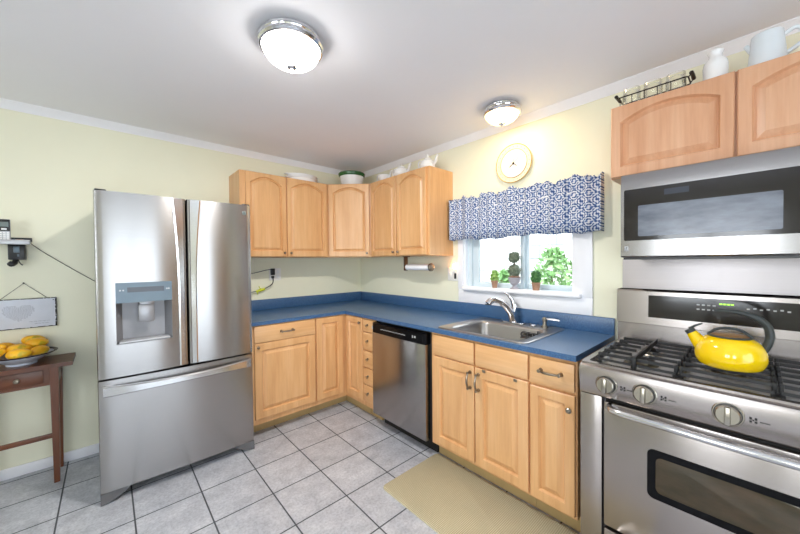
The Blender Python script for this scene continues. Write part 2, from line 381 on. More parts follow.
# ------------------------------------------------------------------ cabinet pieces
def panel_door(mb, x0, x1, z0, z1, yf, arch=0.0, rail=0.055, th=0.02, field=0.024, top=None):
    n = 14 if arch > 0 else 2
    xi0, xi1, zi0, zi1 = x0 + rail, x1 - rail, z0 + max(rail, 0.05), z1 - (top or rail)
    I = [(xi0, zi0), (xi1, zi0)]; O = [(x0, z0), (x1, z0)]
    for i in range(n):
        t = i / (n - 1); q = 1 - (2 * t - 1) ** 2 if arch > 0 else 1
        I.append((xi1 + (xi0 - xi1) * t, zi1 - arch + arch * q)); O.append((x1 + (x0 - x1) * t, z1))
    def L(P, y): return [(a, y, b) for a, b in P]
    cx, cz = (x0 + x1) / 2, (z0 + z1) / 2
    def sh(P, e): return [(a + (e if a < cx else -e if a > cx else 0) if abs(a - x0) < 1e-6 or abs(a - x1) < 1e-6 else a, b + (e if b < cz else -e)) for a, b in P]
    mb.loops([L(O, yf + th), L(O, yf + 0.004), L(sh(O, 0.004), yf), L(I, yf), L(inset(I, 0.003), yf + 0.005), L(inset(I, 0.007), yf + 0.014), L(inset(I, 0.010), yf + 0.014), L(inset(I, 0.010 + field), yf + 0.0025), L(inset(I, 0.0125 + field), yf + 0.001)])
    return mb
def slab(mb, x0, x1, z0, z1, yf, th=0.02): return mb.box(x0, x1, yf, yf + th, z0, z1, 0.004)
def knob(x, z, yf, fr, parent, mat='pewter', r=0.012):
    k = MB(fr); k.lathe([(0.0, -0.001), (0.006, -0.001), (0.006, 0.010), (r, 0.014), (r, 0.019), (r * 0.6, 0.024), (0, 0.025)], (x, yf, z), 12, '-y')
    return k.build('knob', M[mat], parent)
def pull(x0, z0, x1, z1, yf, fr, parent, mat='pewter'):
    k = MB(fr); a, b = Vector((x0, yf, z0)), Vector((x1, yf, z1))
    for p in (a, b): k.lathe([(0, 0.0), (0.011, 0.0), (0.011, 0.006), (0.007, 0.012), (0.006, 0.026), (0.009, 0.030), (0, 0.033)], p, 10, '-y')
    P = []
    for i in range(11):
        t = i / 10; q = a.lerp(b, t); q.y = yf - 0.026 - 0.012 * math.sin(PI * t); P.append(q)
    k.tube(P, [0.0045 + 0.0025 * math.sin(PI * i / 10) for i in range(11)], 8)
    return k.build('pull_handle', M[mat], parent)
def bail(x, z, yf, fr, parent):
    k = MB(fr); k.lathe([(0, 0.0), (0.009, 0.0), (0.009, 0.004), (0.004, 0.016), (0, 0.018)], (x, yf, z), 10, '-y')
    k.tube([(x - 0.014 * math.cos(PI * i / 8), yf - 0.014, z - 0.016 * math.sin(PI * i / 8)) for i in range(9)], 0.0026, 6)
    return k.build('ring_pull', M['pewter'], parent)
ZK, ZC, ZT = 0.105, 0.884, 0.914
UB, UT = 1.42, 2.157
FY = -0.63

# ------------------------------------------------------------------ room shell
def wall_with_holes(name, fr, u0, u1, z0, z1, holes, y0, y1, mat):
    mb = MB(fr); us = sorted({u0, u1} | {h[0] for h in holes} | {h[1] for h in holes})
    for a, b in zip(us, us[1:]):
        cut = sorted([(h[2], h[3]) for h in holes if h[0] <= a + 1e-6 and h[1] >= b - 1e-6]); z = z0
        for c, d in cut:
            if c > z: mb.box(a, b, y0, y1, z, c)
            z = d
        if z < z1: mb.box(a, b, y0, y1, z, z1)
    return struct(name, mb, mat)
f = MB(); f.box(XL - 0.14, 0.14, YF - 0.14, 0.14, -0.08, 0.0); struct('floor', f, M['tile'])
f = MB(); f.box(XL - 0.14, 0.14, YF - 0.14, 0.14, HC, HC + 0.1); struct('ceiling', f, M['ceiling'])
f = MB(); f.box(XL - 0.14, 0.14, 0, 0.14, 0, HC); struct('wall_back', f, M['wall'])
WS0, WS1, WZ0, WZ1 = 1.53, 2.412, 1.13, 1.80
wall_with_holes('wall_right', 'R', 0, -YF, 0, HC, [(WS0, WS1, WZ0, WZ1)], 0, 0.14, M['wall'])
wall_with_holes('wall_left', 'R', 0, -YF, 0, HC, [(2.1, 3.4, 0.9, 2.1), (4.1, 5.1, 0.9, 2.1)], XL - 0.14, XL, M['wall'])
wall_with_holes('wall_front', 'B', XL, 0, 0, HC, [(-3.4, -1.1, 0.04, 2.08)], YF - 0.14, YF, M['wall'])
def crown(fr, u0, u1, name, y=0.0, sgn=1):
    mb = MB(fr); prof = [(0, -0.050), (-0.007, -0.050), (-0.009, -0.042), (-0.016, -0.035), (-0.023, -0.020), (-0.033, -0.012), (-0.036, -0.006), (-0.042, -0.005), (-0.042, 0), (0, 0)]
    mb.loops([[(u, y + a * sgn, HC + b) for a, b in prof] for u in (u0, u1)]); struct(name, mb, M['trim'])
crown('B', XL, 0, 'trim_1'); crown('R', 0, -YF, 'trim_2')
f = MB(); f.box(XL, -2.30, -0.014, 0, 0, 0.068, 0.004); struct('baseboard_back', f, M['trim'])
f = MB('R'); f.box(0, -YF, XL, XL + 0.014, 0, 0.085, 0.004); struct('baseboard_left', f, M['trim'])
f = MB(); f.box(-0.15, 0, YF, YF + 0.014, 0, 0.085, 0.004); struct('baseboard_front', f, M['trim'])

# kitchen window over the sink: casing, reveal, sliding sashes, stool, glass
win = bpy.data.objects.new('window_1', None); COL.objects.link(win); win.location = to_world('R', (1.97, 0, 1.13)); win.rotation_euler = (0, 0, ANG['R']); win['kind'] = 'structure'
c = MB('R'); c.box(1.475, WS0, -0.018, 0, WZ0, 1.86, 0.002); c.box(WS1, 2.526, -0.018, 0, WZ0, 1.86, 0.002); c.box(1.475, 2.526, -0.018, 0, WZ1, 1.86, 0.002); c.build('window_casing', M['trim'], win)
c = MB('R'); c.box(1.475, 2.526, -0.014, 0, 1.017, 1.13, 0.002); c.build('window_apron', M['trim'], win)
c = MB('R'); c.box(1.535, 2.468, -0.052, -0.0, 1.122, 1.157, 0.012, 3); c.box(WS0 + 0.001, WS1 - 0.001, -0.002, 0.13, 1.131, 1.155); c.build('window_sill', M['trim'], win)
c = MB('R'); c.box(WS0 + 0.0005, WS0 + 0.012, 0, 0.138, 1.155, WZ1 - 0.0005); c.box(WS1 - 0.012, WS1 - 0.0005, 0, 0.138, 1.155, WZ1 - 0.0005); c.box(WS0, WS1, 0, 0.138, WZ1 - 0.012, WZ1 - 0.0005); c.build('window_reveal', M['trim'], win)
def sash(s0, s1, d, l, r, nm):
    k = MB('R'); z0, z1 = 1.156, 1.787
    k.box(s0, s0 + l, d, d + 0.028, z0, z1, 0.003); k.box(s1 - r, s1, d, d + 0.028, z0, z1, 0.003); k.box(s0 + l, s1 - r, d, d + 0.028, z0, z0 + 0.036, 0.003); k.box(s0 + l, s1 - r, d, d + 0.028, z1 - 0.036, z1, 0.003)
    o = k.build(nm, M['sash'], win); g = MB('R'); g.box(s0 + l - 0.003, s1 - r + 0.003, d + 0.012, d + 0.015, z0 + 0.03, z1 - 0.03); g.build('window_glass', M['pane'], o)
k = MB('R'); k.box(WS0 + 0.012, 1.585, 0.03, 0.12, 1.155, 1.788, 0.003); k.box(2.388, WS1 - 0.012, 0.03, 0.12, 1.155, 1.788, 0.003); k.box(1.585, 2.388, 0.03, 0.12, 1.155, 1.158); k.build('window_frame', M['sash'], win)
sash(1.587, 2.045, 0.045, 0.062, 0.030, 'window_sash'); sash(2.012, 2.387, 0.082, 0.050, 0.010, 'window_sash')

def far_window(name, fr, u0, u1, z0, z1, y0, y1, mull):
    t = bpy.data.objects.new(name, None); COL.objects.link(t); t.location = to_world(fr, ((u0 + u1) / 2, y0, z0)); t.rotation_euler = (0, 0, ANG[fr]); t['kind'] = 'structure'
    ym = (y0 + y1) / 2
    k = MB(fr); e = 0.07
    for a, b, c_, d in ((u0, u0 + e, z0, z1), (u1 - e, u1, z0, z1), (u0 + e, u1 - e, z0, z0 + e), (u0 + e, u1 - e, z1 - e, z1)): k.box(a + 0.001, b - 0.001, ym - 0.03, ym + 0.03, c_ + 0.001, d - 0.001)
    for m_ in mull: k.box(m_ - 0.03, m_ + 0.03, ym - 0.03, ym + 0.03, z0 + e, z1 - e)
    k.build('window_frame', M['trim'], t)
    g = MB(fr); g.box(u0 + e, u1 - e, ym - 0.003, ym + 0.003, z0 + e, z1 - e); g.build('window_glass', M['pane'], t)
far_window('added_window_2', 'R', 2.1, 3.4, 0.9, 2.1, XL - 0.14, XL, [2.75])  # invented window out of view, added for light and reflections
far_window('added_window_3', 'R', 4.1, 5.1, 0.9, 2.1, XL - 0.14, XL, [4.6])  # second made-up window, unseen, opening for the added fill
far_window('added_patio_door', 'B', -3.4, -1.1, 0.04, 2.08, YF - 0.14, YF, [-2.25])  # patio door invented behind the camera for light and bright reflections
f = MB(); f.box(-1.02, -0.16, YF + 0.001, YF + 0.035, 0.005, 2.03, 0.004); struct('added_wood_door', f, M['maple'])  # unseen wood door added for its tan reflection in the refrigerator

# ------------------------------------------------------------------ garden seen through the sink window
g = MB(); g.box(0.2, 6, -6, 3, -0.1, -0.02); struct('ground', g, M['soil'])
g = MB()
g.box(2.6, 2.9, -5.5, 3, -0.02, 2.4); o = g.build('garden_wall', M['blocks']); tag(o, 'pale block garden wall outside beyond the sink window', 'wall')
def shrub(x, y, h, r, label, n=900):
    t = thing('garden_shrub', label, 'shrub', (x, y, -0.02), 'B', 'garden shrubs outside the window')
    k = MB(); k.tube([(x, y, -0.02), (x + 0.02, y, h * 0.5), (x, y + 0.03, h * 0.8)], [0.02, 0.015, 0.006], 6); k.build('stem', M['stem'], t)
    k = MB()
    for i in range(n):
        a = random.uniform(0, 2 * PI); q = random.random() ** 0.5; zz = random.uniform(0.1, 1.0)
        rr = r * q * math.sin(PI * min(0.98, 0.15 + zz * 0.85)) ** 0.5
        p = Vector((x + rr * math.cos(a), y + rr * math.sin(a), zz * h)); u = Vector((random.uniform(-1, 1), random.uniform(-1, 1), random.uniform(-1, 1))).normalized(); v = u.orthogonal().normalized(); L_ = random.uniform(0.04, 0.075)
        k.poly([p - u * L_, p + v * L_ * 0.45, p + u * L_, p - v * L_ * 0.45])
    k.build('foliage', M['leaf_out'], t)
shrub(1.9, -1.50, 1.52, 0.37, 'leafy pale green shrub outside behind the right window pane')
shrub(1.9, -0.80, 1.22, 0.30, 'lower leafy shrub outside just right of the window mullion')
shrub(1.9, -0.17, 1.12, 0.28, 'low leafy shrub outside behind the left window pane', 600)

# ------------------------------------------------------------------ base cabinets
def cab_body(fr, t, x0, x1, toe=-0.54, zc=ZC):
    k = MB(fr); k.box(x0, x1, -0.61, -0.002, ZK, zc); k.build('cabinet_body', M['maple'], t)
    k = MB(fr); k.box(x0, x1, toe, -0.05, 0.001, ZK - 0.0005); k.build('toe_kick', M['kick'], t)
t = thing('base_cabinet', 'maple base cabinet with wide drawer and door beside the refrigerator', 'cabinet', (-1.19, -0.3, 0.0))
cab_body('B', t, -1.465, -0.931, -0.50)
d = slab(MB(), -1.450, -0.940, 0.747, 0.877, FY).build('drawer', M['maple_h'], t); pull(-1.24, 0.815, -1.145, 0.815, FY, 'B', d)
d = panel_door(MB(), -1.450, -0.940, 0.150, 0.742, FY).build('door', M['maple'], t, 9); knob(-1.425, 0.715, FY, 'B', d)

t = thing('corner_base_cabinet', 'maple corner base cabinet with two narrow doors meeting at right angles', 'cabinet', (-0.3, -0.3, 0.0))
k = MB(); k.prism([(-0.929, -0.61), (-0.61, -0.61), (-0.61, -0.898), (-0.002, -0.898), (-0.002, -0.002), (-0.929, -0.002)], ZK, ZC); k.build('cabinet_body', M['maple'], t)
k = MB(); k.prism([(-0.929, -0.50), (-0.545, -0.50), (-0.545, -0.898), (-0.05, -0.898), (-0.05, -0.05), (-0.929, -0.05)], 0.001, ZK - 0.0005); k.build('toe_kick', M['kick'], t)
panel_door(MB(), -0.926, -0.655, 0.150, 0.877, FY, rail=0.05).build('door', M['maple'], t, 9)
d = panel_door(MB('R'), 0.634, 0.894, 0.150, 0.877, FY, rail=0.05).build('door', M['maple'], t, 9); knob(0.866, 0.835, FY, 'R', d)

t = thing('drawer_cabinet', 'narrow maple stack of five small drawers left of the dishwasher', 'cabinet', (0.98, -0.3, 0.0), 'R')
cab_body('R', t, 0.900, 1.060, -0.54)
for a, b in ((0.768, 0.872), (0.607, 0.760), (0.456, 0.599), (0.307, 0.448), (0.156, 0.299)):
    d = slab(MB('R'), 0.905, 1.056, a, b, FY).build('drawer', M['maple_h'], t); bail(0.978, (a + b) / 2 + 0.008, FY, 'R', d)

t = thing('sink_base_cabinet', 'maple sink cabinet with paired doors under two false drawer fronts', 'cabinet', (2.06, -0.3, 0.0), 'R')
k = MB('R'); k.box(1.702, 2.409, -0.61, -0.59, ZK, ZC); k.box(1.702, 1.72, -0.59, -0.002, ZK, ZC); k.box(2.391, 2.409, -0.59, -0.002, ZK, ZC); k.box(1.72, 2.391, -0.59, -0.002, ZK, ZK + 0.018); k.build('cabinet_body', M['maple'], t)
k = MB('R'); k.box(1.702, 2.409, -0.54, -0.05, 0.001, ZK - 0.0005); k.build('toe_kick', M['kick'], t)
for a, b in ((1.730, 2.060), (2.072, 2.403)): slab(MB('R'), a, b, 0.733, 0.868, FY).build('false_front', M['maple_h'], t)
d = panel_door(MB('R'), 1.730, 2.062, 0.128, 0.725, FY).build('door', M['maple'], t, 9); pull(2.036, 0.685, 2.036, 0.590, FY, 'R', d)
d = panel_door(MB('R'), 2.069, 2.405, 0.124, 0.722, FY).build('door', M['maple'], t, 9); pull(2.096, 0.685, 2.096, 0.590, FY, 'R', d)
for s in (2.135, 2.335): k = MB('R'); k.box(s - 0.010, s + 0.010, FY - 0.006, FY, 0.706, 0.722, 0.002); k.build('catch', M['pewter'], d)

t = thing('base_cabinet', 'narrow maple base cabinet with one drawer and door beside the range', 'cabinet', (2.53, -0.3, 0.0), 'R')
cab_body('R', t, 2.411, 2.644)
d = slab(MB('R'), 2.416, 2.636, 0.730, 0.866, FY).build('drawer', M['maple_h'], t); pull(2.475, 0.806, 2.575, 0.806, FY, 'R', d)
d = panel_door(MB('R'), 2.416, 2.638, 0.122, 0.714, FY, rail=0.045).build('door', M['maple'], t, 9); knob(2.615, 0.645, FY, 'R', d, 'nickel', 0.014)

# ------------------------------------------------------------------ worktop, sink, taps
ct = thing('countertop', 'L-shaped blue laminate countertop with matching backsplash', 'countertop', (-0.3, -0.3, ZC))
SX0, SX1, SD0, SD1 = 1.772, 2.352, -0.590, -0.078
k = MB(); e = 0.001
k.prism([(-1.468, -0.635), (-0.635, -0.635), (-0.635, -SX0), (-0.002, -SX0), (-0.002, -0.002), (-1.468, -0.002)], ZC + e, ZT)
k.fr = 'B'
k.box(-0.635, SD0, -SX1, -SX0, ZC + e, ZT); k.box(SD1, -0.002, -SX1, -SX0, ZC + e, ZT); k.box(-0.635, -0.002, -2.646, -SX1, ZC + e, ZT)
k.build('worktop', M['counter'], ct, weld=False)
k = MB(); k.box(-1.468, -0.002, -0.020, -0.002, ZT, 1.016, 0.002); k.box(-0.020, -0.002, -2.646, -0.0202, ZT, 1.016, 0.002); k.build('backsplash', M['counter'], ct, weld=False)

t = thing('sink', 'single-bowl stainless steel drop-in sink set in the blue countertop', 'sink', (2.06, -0.33, 0.72), 'R')
k = MB('R')
def rl(x0, x1, y0, y1, r, z): return [(a, b, z) for a, b in rrect(x0, x1, y0, y1, r, 6)]
bx0, bx1, by0, by1 = 1.815, 2.318, -0.560, -0.168
k.loops([rl(1.738, 2.382, -0.612, -0.042, 0.045, 0.9145), rl(1.738, 2.382, -0.612, -0.042, 0.045, 0.918), rl(1.744, 2.376, -0.606, -0.048, 0.04, 0.921),
         rl(1.756, 2.364, -0.594, -0.060, 0.035, 0.919), rl(bx0 - 0.012, bx1 + 0.012, by0 - 0.012, by1 + 0.012, 0.07, 0.9185), rl(bx0, bx1, by0, by1, 0.065, 0.913), rl(bx0 + 0.008, bx1 - 0.008, by0 + 0.008, by1 - 0.008, 0.06, 0.90),
         rl(bx0 + 0.014, bx1 - 0.014, by0 + 0.014, by1 - 0.014, 0.06, 0.765), rl(bx0 + 0.03, bx1 - 0.03, by0 + 0.03, by1 - 0.03, 0.06, 0.738), rl(bx0 + 0.06, bx1 - 0.06, by0 + 0.06, by1 - 0.06, 0.05, 0.730)], False, True)
k.build('basin', M['sink_steel'], t)
k = MB('R'); k.lathe([(0.0, 0.0), (0.045, 0.0), (0.045, 0.004), (0.03, 0.005), (0.028, 0.001), (0, 0.001)], (2.06, -0.36, 0.7305), 18); k.build('drain', M['chrome'], t)
def ring(c, r, n=16, ax='x'):
    return [(c[0], c[1] + r * math.cos(2 * PI * i / n), c[2] + r * math.sin(2 * PI * i / n)) for i in range(n)]
k = MB('R')
for j in range(3): k.tube([(2.170 + 0.035 * j + 0.028 * math.cos(2 * PI * i / 12), -0.192, 0.868 + 0.020 * math.sin(2 * PI * i / 12)) for i in range(12)], 0.0055, 6, True)
k.tube([(2.145, -0.192, 0.856), (2.265, -0.192, 0.862)], 0.006, 6); k.tube([(2.145, -0.205, 0.850), (2.265, -0.205, 0.856)], 0.005, 6); k.tube([(2.255, -0.192, 0.862), (2.255, -0.184, 0.905)], 0.004, 6)
o = center(k.build('sponge_holder', M['black'])); tag(o, 'black wire sponge holder hanging inside the sink bowl', 'sponge holder')

t = thing('kitchen_faucet', 'chrome single-lever pull-out faucet behind the sink', 'faucet', (2.035, -0.10, 0.92), 'R')
fz = 0.9205
k = MB('R'); k.loops([[(x, y, z) for x, y in rrect(1.945, 2.125, -0.130, -0.068, 0.03, 6)] for z in (fz, fz + 0.008)]); k.build('base_plate', M['chrome'], t)
k = MB('R'); k.tube([(2.035, -0.100, fz + 0.0085), (2.0345, -0.101, fz + 0.012), (2.033, -0.105, fz + 0.03), (2.028, -0.120, fz + 0.075), (2.012, -0.155, fz + 0.122), (1.995, -0.185, fz + 0.148)], [0.029, 0.028, 0.025, 0.025, 0.025, 0.023], 14); k.build('body', M['chrome'], t)
k = MB('R'); k.tube([(2.008, -0.158, fz + 0.128), (1.988, -0.200, fz + 0.160), (1.968, -0.240, fz + 0.172), (1.950, -0.270, fz + 0.164), (1.943, -0.282, fz + 0.146)], [0.021, 0.020, 0.020, 0.023, 0.024], 14); sp = k.build('spout', M['chrome'], t)
k = MB('R'); k.lathe([(0, 0), (0.019, 0), (0.019, 0.006), (0, 0.006)], (1.942, -0.284, fz + 0.139), 12); k.build('nozzle', M['black'], sp)
k = MB('R'); k.tube([(2.030, -0.100, fz + 0.075), (2.034, -0.085, fz + 0.12), (2.018, -0.09, fz + 0.168), (1.99, -0.105, fz + 0.206), (1.972, -0.115, fz + 0.216)], [0.018, 0.021, 0.017, 0.011, 0.009], 12, flat=0.7); k.build('lever', M['chrome'], t)
t = thing('soap_dispenser', 'small chrome soap pump with straight spout right of the faucet', 'soap dispenser', (2.262, -0.10, 0.92), 'R')
k = MB('R'); k.lathe([(0, 0), (0.024, 0), (0.024, 0.006), (0.014, 0.012), (0.012, 0.035), (0.017, 0.042), (0.017, 0.06), (0.010, 0.066), (0, 0.066)], (2.262, -0.10, fz), 16); k.build('pump_body', M['nickel'], t)
k = MB('R'); k.tube([(2.262, -0.10, fz + 0.056), (2.31, -0.092, fz + 0.058), (2.352, -0.086, fz + 0.054)], [0.008, 0.007, 0.005], 8); k.build('spout', M['chrome'], t)
k = MB('R'); k.lathe([(0, 0), (0.022, 0), (0.022, 0.005), (0.016, 0.009), (0, 0.010)], (2.185, -0.10, fz), 16); o = center(k.build('sink_hole_cover', M['chrome'])); tag(o, 'flat chrome hole cover on the sink ledge left of the soap pump', 'sink hole cover')

# ------------------------------------------------------------------ dishwasher
t = thing('dishwasher', 'stainless steel dishwasher with black control strip under the countertop', 'dishwasher', (1.38, -0.3, 0.0), 'R')
k = MB('R'); k.box(1.066, 1.697, -0.60, -0.03, 0.10, 0.874); k.box(1.10, 1.697, -0.55, -0.05, 0.002, 0.0995); k.build('tub_housing', M['dark'], t)
k = MB('R'); k.box(1.068, 1.676, -0.650, -0.601, 0.108, 0.788, 0.006); k.build('door', M['steel'], t)
k = MB('R'); P = [(1.066, -0.601), (1.678, -0.601), (1.678, -0.640), (1.66, -0.656), (1.372, -0.664), (1.085, -0.656), (1.066, -0.640)]
k.loops([[(x, y, z) for x, y in P] for z in (0.790, 0.866)]); cp = k.build('control_panel', M['black_gloss'], t)
k = MB('R')
for i in range(17): k.box(1.20 + 0.017 * i, 1.211 + 0.017 * i, -0.6655, -0.662, 0.826 + 0.003 * (i % 2), 0.8295 + 0.003 * (i % 2))
k.build('button_marks', M['marks_white'], cp)
k = MB('R'); k.box(1.078, 1.086, -0.661, -0.655, 0.815, 0.84); k.build('indicator', M['marks_white'], cp)
k = MB('R'); k.box(1.556, 1.563, -0.6605, -0.656, 0.822, 0.840); k.build('badge', M['marks_white'], cp); k = MB('R'); k.box(1.575, 1.59, -0.6605, -0.656, 0.824, 0.838); k.build('badge', M['marks_white'], cp)

# ------------------------------------------------------------------ wall cabinets
def wall_body(fr, t, x0, x1, y=-0.305, zb=UB, zt=UT, mat='maple'):
    k = MB(fr); k.box(x0, x1, y, -0.002, zb, zt, 0.0015, 1); return k.build('cabinet_body', M[mat], t)
t = thing('wall_cabinet', 'two-door maple wall cabinet with arched panels above the refrigerator side counter', 'cabinet', (-1.03, -0.15, UB))
wall_body('B', t, -1.447, -0.613)
d = panel_door(MB(), -1.402, -1.056, UB + 0.006, UT - 0.004, -0.326, 0.062, 0.034, top=0.030, field=0.016).build('door', M['maple'], t, 9); knob(-1.078, UB + 0.04, -0.326, 'B', d, r=0.011)
d = panel_door(MB(), -1.044, -0.640, UB + 0.006, UT - 0.004, -0.326, 0.062, 0.034, top=0.030, field=0.016).build('door', M['maple'], t, 9); knob(-1.018, UB + 0.04, -0.326, 'B', d, r=0.011)
t = thing('corner_wall_cabinet', 'diagonal maple corner wall cabinet with single arched door', 'cabinet', (-0.25, -0.25, UB))
k = MB(); k.prism([(-0.611, -0.002), (-0.611, -0.305), (-0.305, -0.611), (-0.002, -0.611), (-0.002, -0.002)], UB, UT); k.build('cabinet_body', M['maple'], t)
u0, v0 = r2('D', -0.611, -0.305); u1, _ = r2('D', -0.305, -0.611)
d = panel_door(MB('D'), u0 + 0.012, u1 - 0.012, UB + 0.006, UT - 0.004, v0 - 0.021, 0.056, 0.040, top=0.032, field=0.016).build('door', M['maple'], t, 9); knob(u1 - 0.038, UB + 0.04, v0 - 0.021, 'D', d, r=0.011)
t = thing('wall_cabinet', 'two-door maple wall cabinet with exposed end panel left of the window', 'cabinet', (1.01, -0.15, UB), 'R')
wall_body('R', t, 0.613, 1.412)
d = panel_door(MB('R'), 0.638, 1.008, UB + 0.006, UT - 0.004, -0.326, 0.062, 0.034, top=0.030, field=0.016).build('door', M['maple'], t, 9); knob(0.982, UB + 0.04, -0.326, 'R', d, r=0.011)
d = panel_door(MB('R'), 1.022, 1.385, UB + 0.006, UT - 0.004, -0.326, 0.062, 0.034, top=0.030, field=0.016).build('door', M['maple'], t, 9); knob(1.047, UB + 0.04, -0.326, 'R', d, r=0.011)
t = thing('wall_cabinet', 'short two-door rosy maple wall cabinet over the microwave', 'cabinet', (3.157, -0.15, 1.79), 'R')
wall_body('R', t, 2.702, 3.612, zb=1.790, mat='maple_pink')
panel_door(MB('R'), 2.706, 3.153, 1.794, UT - 0.003, -0.326, 0.05, 0.042, top=0.034).build('door', M['maple_pink'], t, 9)
panel_door(MB('R'), 3.161, 3.608, 1.794, UT - 0.003, -0.326, 0.05, 0.042, top=0.034).build('door', M['maple_pink'], t, 9)

# ------------------------------------------------------------------ refrigerator
FX0, FX1, FYF = -2.330, -1.497, -0.740
t = thing('refrigerator', 'stainless steel French-door refrigerator with water dispenser and bottom freezer', 'refrigerator', ((FX0 + FX1) / 2, -0.4, 0.0))
k = MB(); k.box(FX0 + 0.006, FX1 - 0.006, -0.655, -0.03, 0.03, 1.765, 0.004)
for x in (FX0 + 0.06, FX1 - 0.06):
    for y in (-0.6, -0.1): k.lathe([(0, 0), (0.02, 0), (0.02, 0.032), (0, 0.032)], (x, y, 0.0005), 10)
k.build('body', M['steel_side'], t)
def front(mb, x0, x1, z0, z1, yf, bulge, hole=None, n=24, yb=-0.662, rnd=0.012):
    xs = {x0, x1, x0 + 0.004, x1 - 0.004} | {x0 + (x1 - x0) * i / n for i in range(n + 1)}; zs = {z0, z1}
    if hole: xs |= {hole[0], hole[1]}; zs |= {hole[2], hole[3]}
    xs, zs = sorted(xs), sorted(zs); cx, hw = (x0 + x1) / 2, (x1 - x0) / 2
    def Y(x):
        q = abs((x - cx) / hw); e = max(0, abs(x - cx) - (hw - rnd)) / rnd
        return yf - bulge * (1 - q * q) + rnd * (1 - math.sqrt(max(0, 1 - e * e)))
    V = {(i, j): mb.bm.verts.new((x, Y(x), z)) for i, x in enumerate(xs) for j, z in enumerate(zs)}
    B = {(i, j): mb.bm.verts.new((x, yb, z)) for i, x in enumerate(xs) for j, z in enumerate(zs)}
    nx, nz = len(xs), len(zs)
    for i in range(nx - 1):
        for j in range(nz - 1):
            if hole and hole[0] - 1e-6 <= xs[i] and xs[i + 1] <= hole[1] + 1e-6 and hole[2] - 1e-6 <= zs[j] and zs[j + 1] <= hole[3] + 1e-6: continue
            mb.f([V[i, j], V[i + 1, j], V[i + 1, j + 1], V[i, j + 1]]); mb.f([B[i, j], B[i, j + 1], B[i + 1, j + 1], B[i + 1, j]])
        mb.f([V[i, 0], B[i, 0], B[i + 1, 0], V[i + 1, 0]]); mb.f([V[i, nz - 1], V[i + 1, nz - 1], B[i + 1, nz - 1], B[i, nz - 1]])
    for j in range(nz - 1):
        mb.f([V[0, j], V[0, j + 1], B[0, j + 1], B[0, j]]); mb.f([V[nx - 1, j], B[nx - 1, j], B[nx - 1, j + 1], V[nx - 1, j + 1]])
    return Y
fridge = t
XS = -1.894; ZF = 0.718
H0, H1, Hz0, Hz1 = -2.246, -1.980, 0.905, 1.262
k = MB(); Y1 = front(k, FX0, XS - 0.003, ZF, 1.787, FYF, 0.014, (H0, H1, Hz0, Hz1)); dl = k.build('door', M['steel'], t)
k = MB(); Y2 = front(k, XS + 0.003, FX1, ZF, 1.787, FYF, 0.014); dr = k.build('door', M['steel'], t)
k = MB(); Y3 = front(k, FX0, FX1, 0.068, 0.706, FYF, 0.016); fz_ = k.build('freezer_drawer', M['steel'], t)
def strip(Y, xa, sgn, door):
    k = MB(); L = []
    for i in range(25):
        q = i / 24; z = ZF + 0.004 + (1.779 - ZF) * q; wd = 0.034 + 0.030 * max(0, (q - 0.35) / 0.65) ** 2.2
        a, b = xa, xa + sgn * wd
        L.append([(a, Y(a) + 0.002, z), (a + sgn * 0.003, Y(a) - 0.006, z), (b - sgn * 0.008, Y(b) - 0.012, z), (b, Y(b) - 0.006, z), (b, Y(b) + 0.002, z)])
    k.loops(L); k.build('door_handle', M['steel_bright'], door)
strip(Y1, XS - 0.016, -1, dl); strip(Y2, XS + 0.016, 1, dr)
# dispenser
k = MB(); yp = Y1(-2.11) - 0.004
k.loops([[(x, yp + 0.03, z) for x, z in rrect(H0, H1, 1.145, Hz1, 0.004, 2)], [(x, yp, z) for x, z in rrect(H0, H1, 1.145, Hz1, 0.004, 2)]]); dp = k.build('dispenser_panel', M['disp_panel'], dl)
k = MB(); k.box(-2.194, -2.020, yp - 0.0015, yp + 0.002, 1.205, 1.234); k.build('display', M['display'], dp)
for x in (-2.226, -2.212, -2.006, -1.996): k = MB(); k.box(x - 0.0035, x + 0.0035, yp - 0.001, yp + 0.002, 1.214, 1.222); k.build('button_mark', M['marks_white'], dp)
k = MB(); yb = FYF + 0.072; n = 10; back = []
fr_ = [(H0, Hz0), (H1, Hz0), (H1, 1.145), (H0, 1.145)]
def yy(x): return Y1(x) + 0.001
L0 = [(H0, yy(H0), Hz0), (H1, yy(H1), Hz0), (H1, yy(H1), 1.145), (H0, yy(H0), 1.145)]
L1 = [(H0 + 0.03, yb, Hz0 + 0.01), (H1 - 0.03, yb, Hz0 + 0.01), (H1 - 0.03, yb, 1.145), (H0 + 0.03, yb, 1.145)]
k.loops([L0, L1], False, True); rc = k.build('dispenser_recess', M['steel_grey'], dl)
k = MB(); k.loops([[(x, y, 1.144) for x, y in rrect(-2.142, -2.066, -0.742, -0.69, 0.006, 2)], [(x, y, 1.128) for x, y in rrect(-2.142, -2.066, -0.742, -0.69, 0.006, 2)]]); k.box(-2.145, -2.068, -0.735, -0.722, 1.020, 1.128, 0.006); k.build('dispenser_paddle', M['paddle'], dl)
k = MB(); k.box(H0 + 0.012, H1 - 0.012, FYF - 0.012, yb - 0.006, Hz0 + 0.002, Hz0 + 0.014, 0.004); k.build('drip_tray', M['silver_plastic'], dl)
